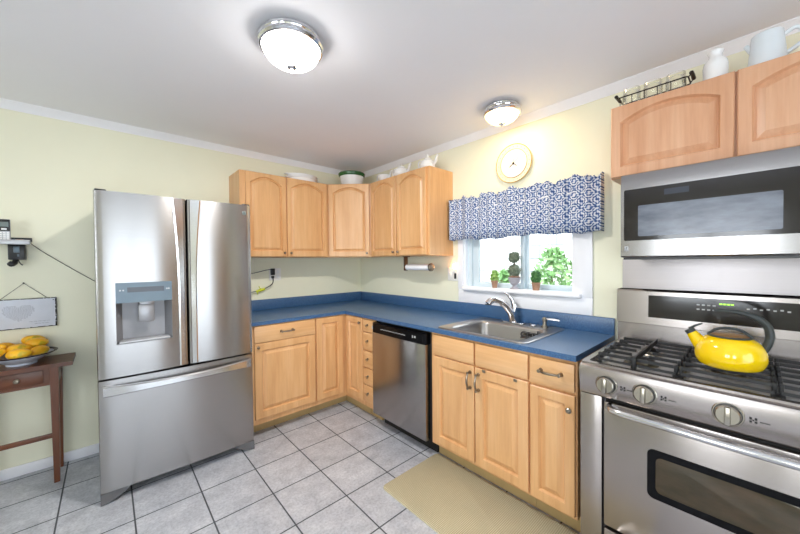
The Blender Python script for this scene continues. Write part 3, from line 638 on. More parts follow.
# freezer handle
k = MB(); L = []
for i in range(31):
    q = i / 30; x = FX0 + 0.022 + (FX1 - FX0 - 0.044) * q; bow = 0.052 * math.sin(PI * q) ** 0.7 if 0 < q < 1 else 0
    y = Y3(x) - 0.022 - bow * 0.62; h = 0.060 - 0.022 * math.sin(PI * q); zc = 0.648
    th = 0.024 if 0.05 < q < 0.95 else 0.034
    L.append([(x, y, zc - h / 2 + 0.006), (x, y, zc + h / 2 - 0.006), (x, y + 0.008, zc + h / 2), (x, y + th, zc + h / 2), (x, y + th, zc - h / 2), (x, y + 0.008, zc - h / 2)])
k.loops(L); k.build('drawer_handle', M['steel_bright'], fz_)
k = MB(); yl = Y2(-1.545); k.box(-1.556, -1.532, yl - 0.002, yl + 0.003, 1.716, 1.742, 0.001); lg = k.build('logo_badge', M['screen'], dr)
k = MB()
for i in range(3): k.box(-1.5535 + 0.002 * i, -1.536 - 0.001 * i, yl - 0.0028, yl - 0.001, 1.720 + 0.007 * i, 1.7235 + 0.007 * i)
k.build('logo_marks', M['black'], lg)
for x in (FX0 + 0.03, FX1 - 0.03):
    k = MB(); k.box(x - 0.026, x + 0.026, -0.735, -0.60, 1.7665, 1.797, 0.006); k.build('hinge_cover', M['black'], t)
for x, sg in ((FX0, 1), (FX1, -1)):
    k = MB(); L = []
    for i in range(9):
        q = i / 8; L.append([(x + sg * 0.13 * q, -0.738 + 0.01 * q, 0.062), (x + sg * 0.13 * q, -0.60, 0.062), (x + sg * 0.13 * q, -0.60, 0.004 + 0.05 * q ** 2), (x + sg * 0.13 * q, -0.745 + 0.012 * q, 0.004 + 0.05 * q ** 2)])
    k.loops(L); k.build('foot_cover', M['foot'], t)

# ------------------------------------------------------------------ range
RS0, RS1, RD = 2.686, 3.598, -0.700
t = thing('gas_range', 'wide stainless steel gas range with five burners and back console', 'range', (3.142, -0.35, 0.0), 'R')
k = MB('R'); k.box(RS0, RS1, -0.655, -0.012, 0.03, 0.895); k.build('body', M['steel_side'], t)
k = MB('R')
for a, b in ((RS0, 2.772), (RS1 - 0.086, RS1)): k = MB('R'); k.box(a, b, RD + 0.002, -0.656, 0.03, 0.776, 0.003); k.build('side_trim', M['steel_reflect_tint'], t)
k = MB('R'); P = [(-0.656, 0.779), (-0.699, 0.779), (-0.703, 0.784), (-0.712, 0.885), (-0.706, 0.901), (-0.69, 0.906), (-0.656, 0.906)]
k.loops([[(s, a, b) for a, b in P] for s in (RS0, RS1)]); cp = k.build('control_panel', M['steel_reflect_tint'], t, 50)
k = MB('R')
k.loops([rl(RS0, RS1, -0.689, -0.098, 0.006, 0.8955), rl(RS0, RS1, -0.689, -0.098, 0.006, 0.915), rl(RS0 + 0.022, RS1 - 0.022, -0.664, -0.12, 0.02, 0.915), rl(RS0 + 0.034, RS1 - 0.034, -0.652, -0.13, 0.02, 0.899)], True, True); k.build('cooktop', M['steel_reflect_tint'], t, 30)
k = MB('R'); k.box(RS0 + 0.04, RS1 - 0.04, -0.645, -0.14, 0.8995, 0.902); k.build('burner_pan', M['pan'], t)
k = MB('R'); k.box(2.785, RS1 - 0.099, RD + 0.012, -0.656, 0.222, 0.772); k.build('door_gap', M['dark'], t)
k = MB('R'); k.box(2.783, RS1 - 0.097, RD - 0.012, RD + 0.030, 0.232, 0.765, 0.005); od = k.build('oven_door', M['steel_reflect_tint'], t)
k = MB('R'); k.box(2.783, RS1 - 0.097, RD - 0.010, RD + 0.030, 0.045, 0.216, 0.005); dw = k.build('warming_drawer', M['steel_reflect_tint'], t)
k = MB('R'); k.tube([(2.815, RD - 0.008, 0.185), (2.82, RD - 0.035, 0.185), (2.84, RD - 0.045, 0.185), (3.44, RD - 0.045, 0.185), (3.46, RD - 0.035, 0.185), (3.465, RD - 0.008, 0.185)], 0.011, 10); k.build('drawer_handle', M['steel_bright'], dw)
WX0, WX1, WB, WT = 2.934, 3.352, 0.437, 0.630
def vr(x0, x1, z0, z1, r, y): return [(a, y, b) for a, b in rrect(x0, x1, z0, z1, r, 6)]
k = MB('R'); y = RD - 0.0125
k.loops([vr(WX0, WX1, WB, WT, 0.022, y), vr(WX0, WX1, WB, WT, 0.022, y - 0.002), vr(WX0 + 0.026, WX1 - 0.026, WB + 0.026, WT - 0.026, 0.02, y - 0.002), vr(WX0 + 0.027, WX1 - 0.027, WB + 0.027, WT - 0.027, 0.02, y)], True, False); wf = k.build('oven_window_frame', M['black_gloss'], od)
k = MB('R'); k.loops([vr(WX0 + 0.026, WX1 - 0.026, WB + 0.026, WT - 0.026, 0.02, y - 0.0004), vr(WX0 + 0.027, WX1 - 0.027, WB + 0.027, WT - 0.027, 0.02, y - 0.0012)]); k.build('oven_window', M['oven_glass'], od)
k = MB('R'); yh = RD - 0.012
k.tube([(2.806, yh, 0.752), (2.808, yh - 0.022, 0.752), (2.824, yh - 0.042, 0.752), (2.86, yh - 0.050, 0.752), (3.142, yh - 0.056, 0.752), (3.424, yh - 0.050, 0.752), (3.460, yh - 0.042, 0.752), (3.476, yh - 0.022, 0.752), (3.478, yh, 0.752)], 0.0135, 12); k.build('oven_handle', M['steel_bright'], od)
KN = (2.792, 2.924, 3.156, 3.388, 3.520)
tilt = Matrix.Rotation(PI / 2 - 0.09, 3, 'X')
for s in KN:
    yk, zk = -0.707, 0.838
    k = MB('R'); k.lathe([(0, -0.002), (0.041, -0.002), (0.041, 0.005), (0.038, 0.008), (0.0, 0.008)], (s, yk, zk), 26, rot=tilt); bz = k.build('knob_bezel', M['knob_steel'], cp)
    k = MB('R'); k.lathe([(0.0335, 0.0082), (0.036, 0.009), (0.036, 0.013), (0.0335, 0.0135), (0.0335, 0.0082)], (s, yk, zk), 26, rot=tilt); k.build('knob_seat', M['black'], bz)
    k = MB('R'); k.lathe([(0, 0.0085), (0.0325, 0.0085), (0.0325, 0.027), (0.029, 0.031), (0, 0.031)], (s, yk, zk), 26, rot=tilt)
    q = MB('R'); q.box(-0.0075, 0.0075, -0.030, 0.030, 0.029, 0.043, 0.003)
    for v in q.bm.verts: v.co = Vector((s, yk, zk)) + tilt @ v.co
    k.merge(q.bm); k.build('control_knob', M['knob_steel'], cp)
for s in KN:
    k = MB('R'); a = s + 0.050; yy_ = -0.7095
    for dx, dz, wd, hh in ((0, 0.006, 0.006, 0.008), (0.0, -0.005, 0.006, 0.006), (0.007, 0.000, 0.004, 0.005), (0.012, 0.006, 0.006, 0.008), (0.012, -0.005, 0.006, 0.006)): k.box(a + dx, a + dx + wd, yy_, yy_ + 0.004, 0.836 + dz - hh / 2, 0.836 + dz + hh / 2)
    for i in range(5): k.box(a + 0.024 + 0.0046 * i, a + 0.0275 + 0.0046 * i, yy_, yy_ + 0.004, 0.8335, 0.8365)
    k.build('burner_mark', M['black'], cp)
# backguard
k = MB('R'); P = [(-0.012, 0.896), (-0.094, 0.896), (-0.094, 1.014), (-0.106, 1.018), (-0.100, 1.196), (-0.092, 1.203), (-0.012, 1.203)]
k.loops([[(s, a, b) for a, b in P] for s in (RS0 - 0.006, RS1 + 0.006)]); bg = k.build('backguard', M['steel_reflect_tint'], t, 30)
k = MB('R'); k.loops([[(s, y_, z) for s, y_, z in ((2.826, -0.1052, 1.058), (3.458, -0.1052, 1.058), (3.458, -0.1016, 1.176), (2.826, -0.1016, 1.176))], [(s, y_ - 0.003, z) for s, y_, z in ((2.826, -0.1052, 1.058), (3.458, -0.1052, 1.058), (3.458, -0.1016, 1.176), (2.826, -0.1016, 1.176))]]); ds = k.build('display_panel', M['smoked'], bg)
k = MB('R')
for r_ in range(2):
    for c_ in range(4): k.box(3.02 + 0.019 * c_, 3.031 + 0.019 * c_, -0.1088, -0.1055, 1.118 + 0.022 * r_, 1.124 + 0.022 * r_)
k.build('button_marks', M['marks_white'], ds); k = MB('R')
for i in range(7): k.box(3.19 + 0.02 * i, 3.20 + 0.02 * i, -0.1088, -0.1055, 1.135 + 0.004 * (i % 2), 1.141 + 0.004 * (i % 2))
k.build('button_marks', M['marks_white'], ds)
k = MB('R')
for i in range(4): k.box(3.100 + 0.013 * i, 3.110 + 0.013 * i, -0.1088, -0.105, 1.150, 1.156)
k.build('clock_digits', M['lit_digits'], ds)
# grates and burners
def bar(k, p, q, wd=0.006, h=0.010):
    p, q = Vector(p), Vector(q); d_ = (q - p).normalized(); n_ = Vector((-d_.y, d_.x, 0)) * wd
    k.loops([[p + n_ + Vector((0, 0, -h)), p - n_ + Vector((0, 0, -h)), p - n_ * 0.7 + Vector((0, 0, h)), p + n_ * 0.7 + Vector((0, 0, h))], [q + n_ + Vector((0, 0, -h)), q - n_ + Vector((0, 0, -h)), q - n_ * 0.7 + Vector((0, 0, h)), q + n_ * 0.7 + Vector((0, 0, h))]])
GZ = 0.940; G0, G1 = -0.635, -0.150
def grate(a, b, spine, label_part):
    k = MB('R'); m = (a + b) / 2
    ys = [G0 + 0.03 + (G1 - G0 - 0.06) * i / 5 for i in range(6)]
    if spine: bar(k, (m, G0, GZ + 0.004), (m, G1, GZ + 0.004), 0.005, 0.010)
    for sd, e in ((a, 1), (b, -1)):
        bar(k, (sd, G0 + 0.02, 0.921), (sd, G1 - 0.02, 0.921), 0.004, 0.006)
        for i, yv in enumerate(ys):
            bar(k, (sd, yv, GZ), (m - e * (0.0 if (i in (0, 5) or not spine) else 0.03), yv, GZ), 0.0042, 0.0062)
            k.box(sd - 0.006, sd + 0.006, yv - 0.0075, yv + 0.0075, 0.914, GZ + 0.0075, 0.003)
    for yv in (G0, G1): bar(k, (a, yv + (0.01 if yv == G0 else -0.01), 0.922), (b, yv + (0.01 if yv == G0 else -0.01), 0.919), 0.004, 0.005)
    for sd in (a, b):
        for yv in (G0 + 0.02, G1 - 0.02): k.box(sd - 0.009, sd + 0.009, yv - 0.009, yv + 0.009, 0.9022, 0.914)
    if spine: k.box(m - 0.009, m + 0.009, G0 - 0.008, G0 + 0.010, 0.9022, GZ + 0.018, 0.003)
    return k.build('grate', M['iron'], t)
grate(2.738, 3.006, True, ''); grate(3.022, 3.262, False, ''); grate(3.278, 3.546, True, '')
for s, y_, r_ in ((2.872, -0.50, 0.048), (2.872, -0.28, 0.036), (3.142, -0.39, 0.055), (3.412, -0.50, 0.036), (3.412, -0.28, 0.048)):
    k = MB('R'); k.lathe([(0, 0), (r_ + 0.018, 0), (r_ + 0.016, 0.004), (r_ * 0.8, 0.006), (r_ * 0.8, 0.014), (0, 0.014)], (s, y_, 0.9021), 22); bs = k.build('burner_base', M['nickel'], t)
    k = MB('R'); k.lathe([(0, 0.0145), (r_, 0.0145), (r_, 0.019), (r_ * 0.85, 0.022), (0, 0.022)], (s, y_, 0.9021), 22); k.build('burner_cap', M['iron'], bs)

# stainless sheet on the wall between range and microwave
k = MB('R'); k.box(2.684, 3.62, -0.006, -0.0008, 1.017, 1.3745); o = center(k.build('splash_sheet', M['panel_steel'])); tag(o, 'plain satin metal splash sheet on the wall between range and microwave', 'splash panel')

# kettle
KX, KY, KZ = 3.150, -0.480, GZ + 0.0075
t = thing('kettle', 'yellow enamel kettle with curved dark handle on the range', 'kettle', (KX, KY, KZ), 'R')
def prof_smooth(P, n=4):
    out = []
    for i in range(len(P) - 1):
        p0, p1, p2, p3 = P[max(0, i - 1)], P[i], P[i + 1], P[min(len(P) - 1, i + 2)]
        for j in range(n):
            u = j / n
            out.append(tuple(0.5 * (2 * p1[c] + (p2[c] - p0[c]) * u + (2 * p0[c] - 5 * p1[c] + 4 * p2[c] - p3[c]) * u * u + (3 * p1[c] - p0[c] - 3 * p2[c] + p3[c]) * u ** 3) for c in range(len(p1))))
    out.append(tuple(P[-1])); return out
k = MB('R'); k.lathe([(0, 0)] + prof_smooth([(0.070, 0.0), (0.090, 0.009), (0.101, 0.034), (0.101, 0.062), (0.092, 0.090), (0.075, 0.110), (0.055, 0.120)], 4) + [(0, 0.1205)], (KX, KY, KZ), 36); kb = k.build('body', M['yellow'], t)
k = MB('R'); k.lathe([(0, 0.119), (0.056, 0.119), (0.056, 0.123), (0.045, 0.128), (0, 0.130)], (KX, KY, KZ), 28); k.build('lid', M['copper'], t)
k = MB('R'); k.tube(prof_smooth([(KX - 0.062, KY, KZ + 0.120), (KX - 0.035, KY, KZ + 0.144), (KX, KY, KZ + 0.151), (KX + 0.035, KY, KZ + 0.144), (KX + 0.062, KY, KZ + 0.120)], 4), 0.005, 8); k.tube([(KX + 0.06 * math.cos(2 * PI * i / 24), KY + 0.06 * math.sin(2 * PI * i / 24), KZ + 0.1215) for i in range(24)], 0.004, 6, True); k.build('lid_handle', M['rubber'], t)
k = MB('R'); k.tube([(KX - 0.078, KY, KZ + 0.072), (KX - 0.099, KY, KZ + 0.101), (KX - 0.113, KY, KZ + 0.122)], [0.029, 0.022, 0.0165], 14); k.build('spout', M['yellow'], t)
k = MB('R'); k.tube([(KX - 0.111, KY, KZ + 0.119), (KX - 0.119, KY, KZ + 0.131)], [0.018, 0.017], 12); k.tube([(KX - 0.119, KY, KZ + 0.133), (KX - 0.100, KY, KZ + 0.148), (KX - 0.078, KY, KZ + 0.160)], [0.005, 0.0045, 0.003], 8); k.build('spout_cap', M['rubber'], t)
hp = prof_smooth([(KX + 0.088, KY, KZ + 0.078), (KX + 0.099, KY, KZ + 0.105), (KX + 0.104, KY, KZ + 0.140), (KX + 0.095, KY, KZ + 0.176), (KX + 0.066, KY, KZ + 0.202), (KX + 0.020, KY, KZ + 0.216), (KX - 0.045, KY, KZ + 0.218)], 4)
k = MB('R'); nn = len(hp); k.tube(hp, [0.015 - 0.002 * abs(i / nn - 0.3) - (0.0105 * max(0, (i / nn - 0.6) / 0.4)) for i in range(nn)], 12, flat=0.85); k.build('handle', M['rubber'], t)

# ------------------------------------------------------------------ microwave
t = thing('microwave', 'stainless steel over-the-range microwave with dark glass door', 'microwave', (3.148, -0.2, 1.376), 'R')
MX0, MX1, MZ0, MZ1 = 2.767, 3.529, 1.376, 1.786
k = MB('R'); k.box(MX0, MX1, -0.362, -0.008, MZ0 + 0.004, MZ1); k.build('body', M['steel_side'], t)
k = MB('R'); L = []
P0 = [(MZ0 + 0.006, -0.363), (MZ0 + 0.006, -0.388), (MZ0 + 0.012, -0.393), (1.708, -0.394), (1.770, -0.390), (MZ1 - 0.003, -0.384), (MZ1 - 0.003, -0.363)]
k.loops([[(s, b, a) for a, b in P0] for s in (MX0, MX1)]); md = k.build('door', M['steel'], t, 30)
k = MB('R'); k.loops([vr(2.781, 3.515, 1.462, 1.708, 0.006, -0.3935), vr(2.781, 3.515, 1.462, 1.708, 0.006, -0.3965)]); mg = k.build('glass_panel', M['smoked'], md)
k = MB('R'); k.loops([vr(2.838, 3.285, 1.481, 1.627, 0.006, -0.396), vr(2.838, 3.285, 1.481, 1.627, 0.006, -0.3972)]); k.build('viewing_window', M['mesh_glass'], mg)
k = MB('R'); k.box(2.935, 3.02, -0.3972, -0.396, 1.664, 1.690); k.build('display', M['display'], mg)
k = MB('R')
for r_ in range(4):
    for c_ in range(3): k.box(3.36 + 0.045 * c_, 3.38 + 0.045 * c_, -0.3972, -0.396, 1.51 + 0.036 * r_, 1.522 + 0.036 * r_)
k.build('keypad_marks', M['marks_white'], mg)
k = MB('R'); k.box(2.783, 2.799, -0.395, -0.392, 1.412, 1.434, 0.0008); lg = k.build('logo_badge', M['silver_plastic'], md)
k = MB('R')
for i in range(3): k.box(2.785 + 0.0015 * i, 2.797 - 0.001 * i, -0.3956, -0.3945, 1.4155 + 0.006 * i, 1.4185 + 0.006 * i)
k.build('logo_marks', M['black'], lg)
k = MB('R'); k.box(MX0 + 0.01, MX1 - 0.01, -0.385, -0.02, MZ0 - 0.006, MZ0 + 0.0035); k.build('vent_grille', M['black'], t)

# ------------------------------------------------------------------ window dressing and sill plants
t = thing('window_valance', 'gathered blue and white patterned valance over the sink window', 'valance', (2.02, -0.05, 1.54), 'R')
k = MB('R'); V0, V1, VB, VT = 1.432, 2.588, 1.545, 1.872
path = [(V0, -0.004 - 0.009 * i) for i in range(8)]
nn = 200
for i in range(nn + 1):
    q = i / nn; s = V0 + (V1 - V0) * q
    path.append((s, -0.078 - 0.006 * math.sin(q * 95) - 0.005 * math.sin(q * 41 + 1) - 0.003 * math.sin(q * 170)))
path += [(V1, -0.070 + 0.009 * i) for i in range(8)]
zs = [0.0, 0.25, 0.5, 0.72, 0.86, 0.93, 1.0, 1.045, 1.09]
rows = []
for zi, zq in enumerate(zs):
    row = []
    for i, (s, d_) in enumerate(path):
        amp = 1.0 if zq < 0.8 else 1.25
        dd = -0.078 + (d_ + 0.078) * (amp if 8 <= i < 8 + nn else 1) if 8 <= i < 8 + nn + 1 else d_
        if zq in (0.86, 1.0): dd *= 0.94
        z = VB + (VT - VB) * zq
        if zi == 0: z += 0.006 * math.sin(i * 0.06) + 0.004 * math.sin(i * 0.19)
        if zi >= 7: z += (zi - 6) * (0.004 * math.sin(i * 0.42) + 0.006 * math.sin(i * 0.17 + 2) + random.uniform(-0.004, 0.004)) * (1.0 if 8 <= i <= nn + 8 else 0.6) - 0.006; dd += random.uniform(-0.004, 0.004) if 8 <= i <= nn + 8 else 0
        row.append((s, dd, z))
    rows.append(row)
k.loops(rows, False, False, closed=False); vo = k.build('valance_fabric', M['fabric'], t, 80)
so = vo.modifiers.new('thickness', 'SOLIDIFY'); so.thickness = 0.0025
k = MB('R'); k.tube([(V0 + 0.004, -0.006, 1.80), (V0 + 0.006, -0.058, 1.80), (V0 + 0.02, -0.066, 1.80), (V1 - 0.02, -0.066, 1.80), (V1 - 0.006, -0.058, 1.80), (V1 - 0.004, -0.006, 1.80)], 0.005, 8); k.build('curtain_rod', M['white'], t)
SZ = 1.1575
def fuzz(k, c, rx, ry, rz, n, L_, seed):
    rnd = random.Random(seed); k.ell(c, rx * 0.94, ry * 0.94, rz * 0.94, 18, 12)
    for i in range(n):
        a, b = rnd.uniform(0, 2 * PI), math.acos(rnd.uniform(-1, 1)); nrm = Vector((math.sin(b) * math.cos(a), math.sin(b) * math.sin(a), math.cos(b)))
        p = Vector(c) + Vector((nrm.x * rx, nrm.y * ry, nrm.z * rz)); u = (nrm + Vector((rnd.uniform(-1, 1), rnd.uniform(-1, 1), rnd.uniform(-1, 1))) * 0.7).normalized(); v = u.orthogonal().normalized()
        k.poly([p - u * L_ * 0.5, p + v * L_ * 0.4, p + u * L_ * 0.8, p - v * L_ * 0.4])
def pot(k, s, d_, r0, r1, h): k.lathe([(0, 0), (r0, 0), (r1, h * 0.8), (r1 + 0.003, h * 0.8), (r1 + 0.003, h), (r1 - 0.002, h), (r1 - 0.003, h * 0.9), (0, h * 0.9)], (s, d_, SZ), 18)
PD = -0.012
t = thing('potted_topiary', 'small pointed light-green plant in a clay pot on the sill, left of the urn', 'plant', (1.830, PD, SZ), 'R', 'topiaries on the window sill')
k = MB('R'); pot(k, 1.830, PD, 0.018, 0.025, 0.058); k.build('pot', M['terracotta'], t)
k = MB('R'); fuzz(k, (1.830, PD, SZ + 0.080), 0.031, 0.031, 0.032, 120, 0.014, 1); fuzz(k, (1.830, PD, SZ + 0.108), 0.022, 0.022, 0.028, 80, 0.013, 2); k.build('foliage', M['leaf_light'], t)
t = thing('potted_topiary', 'double-ball topiary in a grey urn at the middle of the sill', 'plant', (1.997, PD, SZ), 'R', 'topiaries on the window sill')
k = MB('R'); k.lathe([(0, 0), (0.032, 0), (0.032, 0.007), (0.016, 0.014), (0.013, 0.026), (0.026, 0.036), (0.040, 0.056), (0.042, 0.074), (0.047, 0.078), (0.047, 0.086), (0.040, 0.086), (0.038, 0.080), (0, 0.080)], (1.997, PD, SZ), 20); k.build('urn', M['stone_urn'], t)
k = MB('R'); k.tube([(1.997, PD, SZ + 0.078), (1.998, PD, SZ + 0.25)], 0.005, 8); k.build('stem', M['stem'], t)
k = MB('R'); fuzz(k, (1.997, PD, SZ + 0.091), 0.040, 0.034, 0.008, 40, 0.010, 5); k.build('moss', M['terracotta'], t)
for z, r_ in ((0.138, 0.045), (0.236, 0.041)):
    k = MB('R'); fuzz(k, (1.997, PD, SZ + z), r_, r_, r_, 150, 0.010, int(z * 1000)); k.build('foliage_ball', M['leaf_grey'], t)
t = thing('potted_topiary', 'small flat-topped dark-green plant in a clay pot on the sill, right of the urn', 'plant', (2.163, PD, SZ), 'R', 'topiaries on the window sill')
k = MB('R'); pot(k, 2.163, PD, 0.022, 0.028, 0.056); k.build('pot', M['terracotta'], t)
k = MB('R'); k.lathe([(0, 0.05), (0.027, 0.05), (0.029, 0.085), (0.028, 0.128), (0.018, 0.134), (0, 0.135)], (2.163, PD, SZ), 14); fuzz(k, (2.163, PD, SZ + 0.078), 0.030, 0.030, 0.030, 110, 0.012, 8); fuzz(k, (2.163, PD, SZ + 0.112), 0.029, 0.029, 0.026, 110, 0.012, 9); k.build('foliage', M['leaf_dark'], t)

# ------------------------------------------------------------------ wall clock
CS, CZ, CRd = 1.996, 2.096, 0.143
t = thing('wall_clock', 'round cream wall clock with thin gold rim above the valance', 'clock', (CS, -0.015, CZ - CRd), 'R')
k = MB('R'); k.lathe([(0, 0.002), (CRd * 0.94, 0.002), (CRd, 0.016), (CRd * 0.985, 0.022), (CRd * 0.76, 0.016), (CRd * 0.73, 0.017), (0, 0.017)], (CS, 0, CZ), 44, '-y'); k.build('clock_plate', M['clock_rim'], t)
k = MB('R'); k.lathe([(0, 0.0172), (CRd * 0.71, 0.0172), (CRd * 0.71, 0.0182), (0, 0.0182)], (CS, 0, CZ), 40, '-y'); fc = k.build('clock_face', M['clock_face'], t)
k = MB('R')
for rr, th in ((CRd * 0.985, 0.003), (CRd * 0.735, 0.0018)): k.tube([(CS + rr * math.cos(2 * PI * i / 48), -0.0215 if rr > 0.13 else -0.0185, CZ + rr * math.sin(2 * PI * i / 48)) for i in range(48)], th, 6, True)
for i in range(24):
    a = 2 * PI * i / 24; k.ell((CS + CRd * 0.86 * math.cos(a), -0.020, CZ + CRd * 0.86 * math.sin(a)), 0.003, 0.0015, 0.003, 6, 4)
k.build('gold_trim', M['gold'], t)
for nm, a, l_, wd in (('hour_hand', math.radians(215), 0.042, 0.004), ('minute_hand', math.radians(-38), 0.040, 0.004), ('second_hand', math.radians(42), 0.075, 0.0015), ('hand_tail', math.radians(85), 0.04, 0.0015)):
    k = MB('R'); k.tube([(CS, -0.021, CZ), (CS + l_ * 0.6 * math.cos(a), -0.021, CZ + l_ * 0.6 * math.sin(a)), (CS + l_ * math.cos(a), -0.021, CZ + l_ * math.sin(a))], [wd * 0.8, wd, wd * 0.3], 6, flat=0.5)
    if nm == 'hour_hand': k.lathe([(0, 0), (0.008, 0), (0.008, 0.005), (0, 0.006)], (CS, -0.0185, CZ), 12, '-y')
    k.build(nm, M['wire'], t)

# ------------------------------------------------------------------ ceiling lights
def flush_light(x, y, R_, name_label, mat, metal, drop, power, col):
    t = thing('ceiling_light', name_label, 'ceiling light', (x, y, HC - 0.10), 'B', 'flush ceiling lights')
    k = MB(); k.lathe([(0, HC - 0.0005), (R_ * 0.92, HC - 0.0005), (R_ * 0.94, HC - 0.008), (R_ * 0.93, HC - 0.013), (R_ * 0.97, HC - 0.016), (R_ * 0.985, HC - 0.024), (R_ * 0.97, HC - 0.029), (R_, HC - 0.033), (R_ * 1.005, HC - 0.042), (R_ * 0.96, HC - 0.050), (R_ * 0.90, HC - 0.052), (R_ * 0.885, HC - 0.044), (R_ * 0.88, HC - 0.030), (0, HC - 0.030)], (x, y, 0), 48); k.build('trim_ring', M[metal], t, 20)
    k = MB(); rg = R_ * 0.885; n_ = 9
    k.lathe([(0, HC - 0.038), (rg * 0.98, HC - 0.038)] + [(rg * math.cos(PI / 2 * i / n_) ** 1.05, HC - 0.044 - drop * math.sin(PI / 2 * i / n_)) for i in range(0, n_)] + [(0, HC - 0.044 - drop)], (x, y, 0), 36); k.build('glass_dome', M[mat], t)
    k = MB(); zz = HC - 0.044 - drop; k.lathe([(0, zz + 0.004), (0.024, zz + 0.004), (0.021, zz - 0.004), (0.009, zz - 0.009), (0.009, zz - 0.016), (0, zz - 0.020)], (x, y, 0), 14); k.build('finial', M[metal], t)
    ld = bpy.data.lights.new('lamp_bulbs', 'AREA'); ld.shape = 'DISK'; ld.size = R_ * 1.1; ld.energy = power; ld.color = col
    lo = bpy.data.objects.new('lamp_bulbs', ld); COL.objects.link(lo); lo.parent = t; lo.location = (0, 0, 0.10 - 0.052)
flush_light(-1.622, -1.755, 0.146, 'round flush ceiling light with cool white dome at the room middle', 'lamp_cool', 'chrome', 0.090, LAMP_COOL, (1.0, 0.97, 0.92))
flush_light(-0.262, -2.045, 0.124, 'smaller warm flush ceiling light above the sink near the wall', 'lamp_warm', 'chrome', 0.068, LAMP_WARM, (1.0, 0.80, 0.52))

# ------------------------------------------------------------------ things on the cabinet tops
TZ = UT + 0.0005
def oval_dish(cx, cy, z, label, up):
    t = thing('serving_dish', label, 'dish', (cx, cy, z), 'B', 'serving dishes on the cabinet')
    k = MB(); k.lathe([(0, 0), (0.125, 0), (0.138, 0.008), (0.142, 0.034), (0.160, 0.038), (0.160, 0.043), (0.136, 0.043), (0.130, 0.012), (0, 0.010)] if up == 0 else [(0, 0), (0.118, 0), (0.150, 0.022), (0.152, 0.026), (0.148, 0.027), (0.116, 0.006), (0, 0.005)], (cx, cy, z), 36, sx=1.0, sy=0.72); k.build('dish_body', M['white'], t)
    k = MB()
    for s_ in (-1, 1): k.box(cx + s_ * 0.157 - 0.014, cx + s_ * 0.157 + 0.014, cy - 0.03, cy + 0.03, z + (0.034 if up == 0 else 0.0225), z + (0.041 if up == 0 else 0.0275), 0.002)
    k.build('dish_handles', M['white'], t)
oval_dish(-0.830, -0.185, TZ, 'white oval serving dish on the left wall cabinet, lower of its pair', 0)
oval_dish(-0.832, -0.185, TZ + 0.0435, 'shallow white oval platter lying on top of the serving dish', 1)
t = thing('mixing_bowl', 'large white textured bowl with wide green rim on the corner cabinet', 'bowl', (-0.312, -0.29, TZ))
k = MB(); k.lathe([(0, 0), (0.098, 0), (0.104, 0.006), (0.128, 0.122), (0.120, 0.122), (0.096, 0.012), (0, 0.010)], (-0.312, -0.29, TZ), 36); k.build('bowl_body', M['white'], t)
k = MB(); k.lathe([(0.121, 0.1225), (0.1285, 0.1225), (0.138, 0.130), (0.143, 0.152), (0.138, 0.160), (0.130, 0.158), (0.121, 0.134), (0.121, 0.1225)], (-0.312, -0.29, TZ), 36); k.build('rim_band', M['green_band'], t)
def teapot(s, d_, label, sc, tall, kind, flip=1):
    t = thing(kind, label, kind.replace('_', ' '), (s, d_, TZ), 'R', 'white teaware on the right wall cabinet')
    k = MB('R'); P = [(0, 0), (0.045, 0), (0.050, 0.006), (0.072, 0.035), (0.074, 0.06), (0.058, 0.09), (0.038, 0.10)]
    if kind == 'gravy_boat': P = [(0, 0), (0.04, 0), (0.034, 0.016), (0.05, 0.035), (0.07, 0.07), (0.074, 0.088), (0.07, 0.088), (0.045, 0.04), (0, 0.03)]
    k.lathe([(r_ * sc, z * sc * tall) for r_, z in (P + ([(0, 0.10)] if kind != 'gravy_boat' else []))], (s, d_, TZ), 24); k.build('pot_body', M['white'], t)
    H = sc * tall
    k = MB('R'); k.tube(prof_smooth([(s - flip * 0.062 * sc, d_, TZ + 0.045 * H), (s - flip * 0.10 * sc, d_, TZ + 0.065 * H), (s - flip * 0.115 * sc, d_, TZ + 0.105 * H), (s - flip * 0.132 * sc, d_, TZ + 0.12 * H)], 3), [0.017 * sc - 0.0009 * i * sc for i in range(10)], 8); k.build('spout', M['white'], t)
    k = MB('R'); k.tube(prof_smooth([(s + flip * 0.055 * sc, d_, TZ + 0.088 * H), (s + flip * 0.10 * sc, d_, TZ + 0.112 * H), (s + flip * 0.122 * sc, d_, TZ + 0.085 * H), (s + flip * 0.105 * sc, d_, TZ + 0.045 * H), (s + flip * 0.07 * sc, d_, TZ + 0.030 * H)], 4), 0.007 * sc, 8); k.build('handle', M['white'], t)
    if kind != 'gravy_boat':
        k = MB('R'); k.lathe([(0, 0.1005 * H), (0.04 * sc, 0.1005 * H), (0.032 * sc, 0.115 * H), (0.012 * sc, 0.124 * H), (0.006 * sc, 0.128 * H), (0.012 * sc, 0.138 * H), (0.008 * sc, 0.146 * H), (0, 0.148 * H)], (s, d_, TZ), 18); k.build('lid', M['white'], t)
teapot(0.700, -0.20, 'small white creamer with side handle, leftmost teaware on the right wall cabinet', 0.92, 0.95, 'gravy_boat', -1)
teapot(0.955, -0.20, 'squat white teapot with domed lid, between the creamer and the tall teapot', 1.0, 0.93, 'teapot', -1)
teapot(1.285, -0.19, 'tall white teapot with thin loop handle at the cabinet end', 0.92, 1.05, 'teapot', -1)
k = MB(); k.lathe([(0, 0), (0.02, 0), (0.026, 0.02), (0.022, 0.05), (0.016, 0.06), (0.018, 0.066), (0, 0.066)], (-0.13, -0.42, TZ), 16); o = center(k.build('small_jar', M['terracotta'])); tag(o, 'tiny brown jar beside the green-rimmed bowl', 'jar')
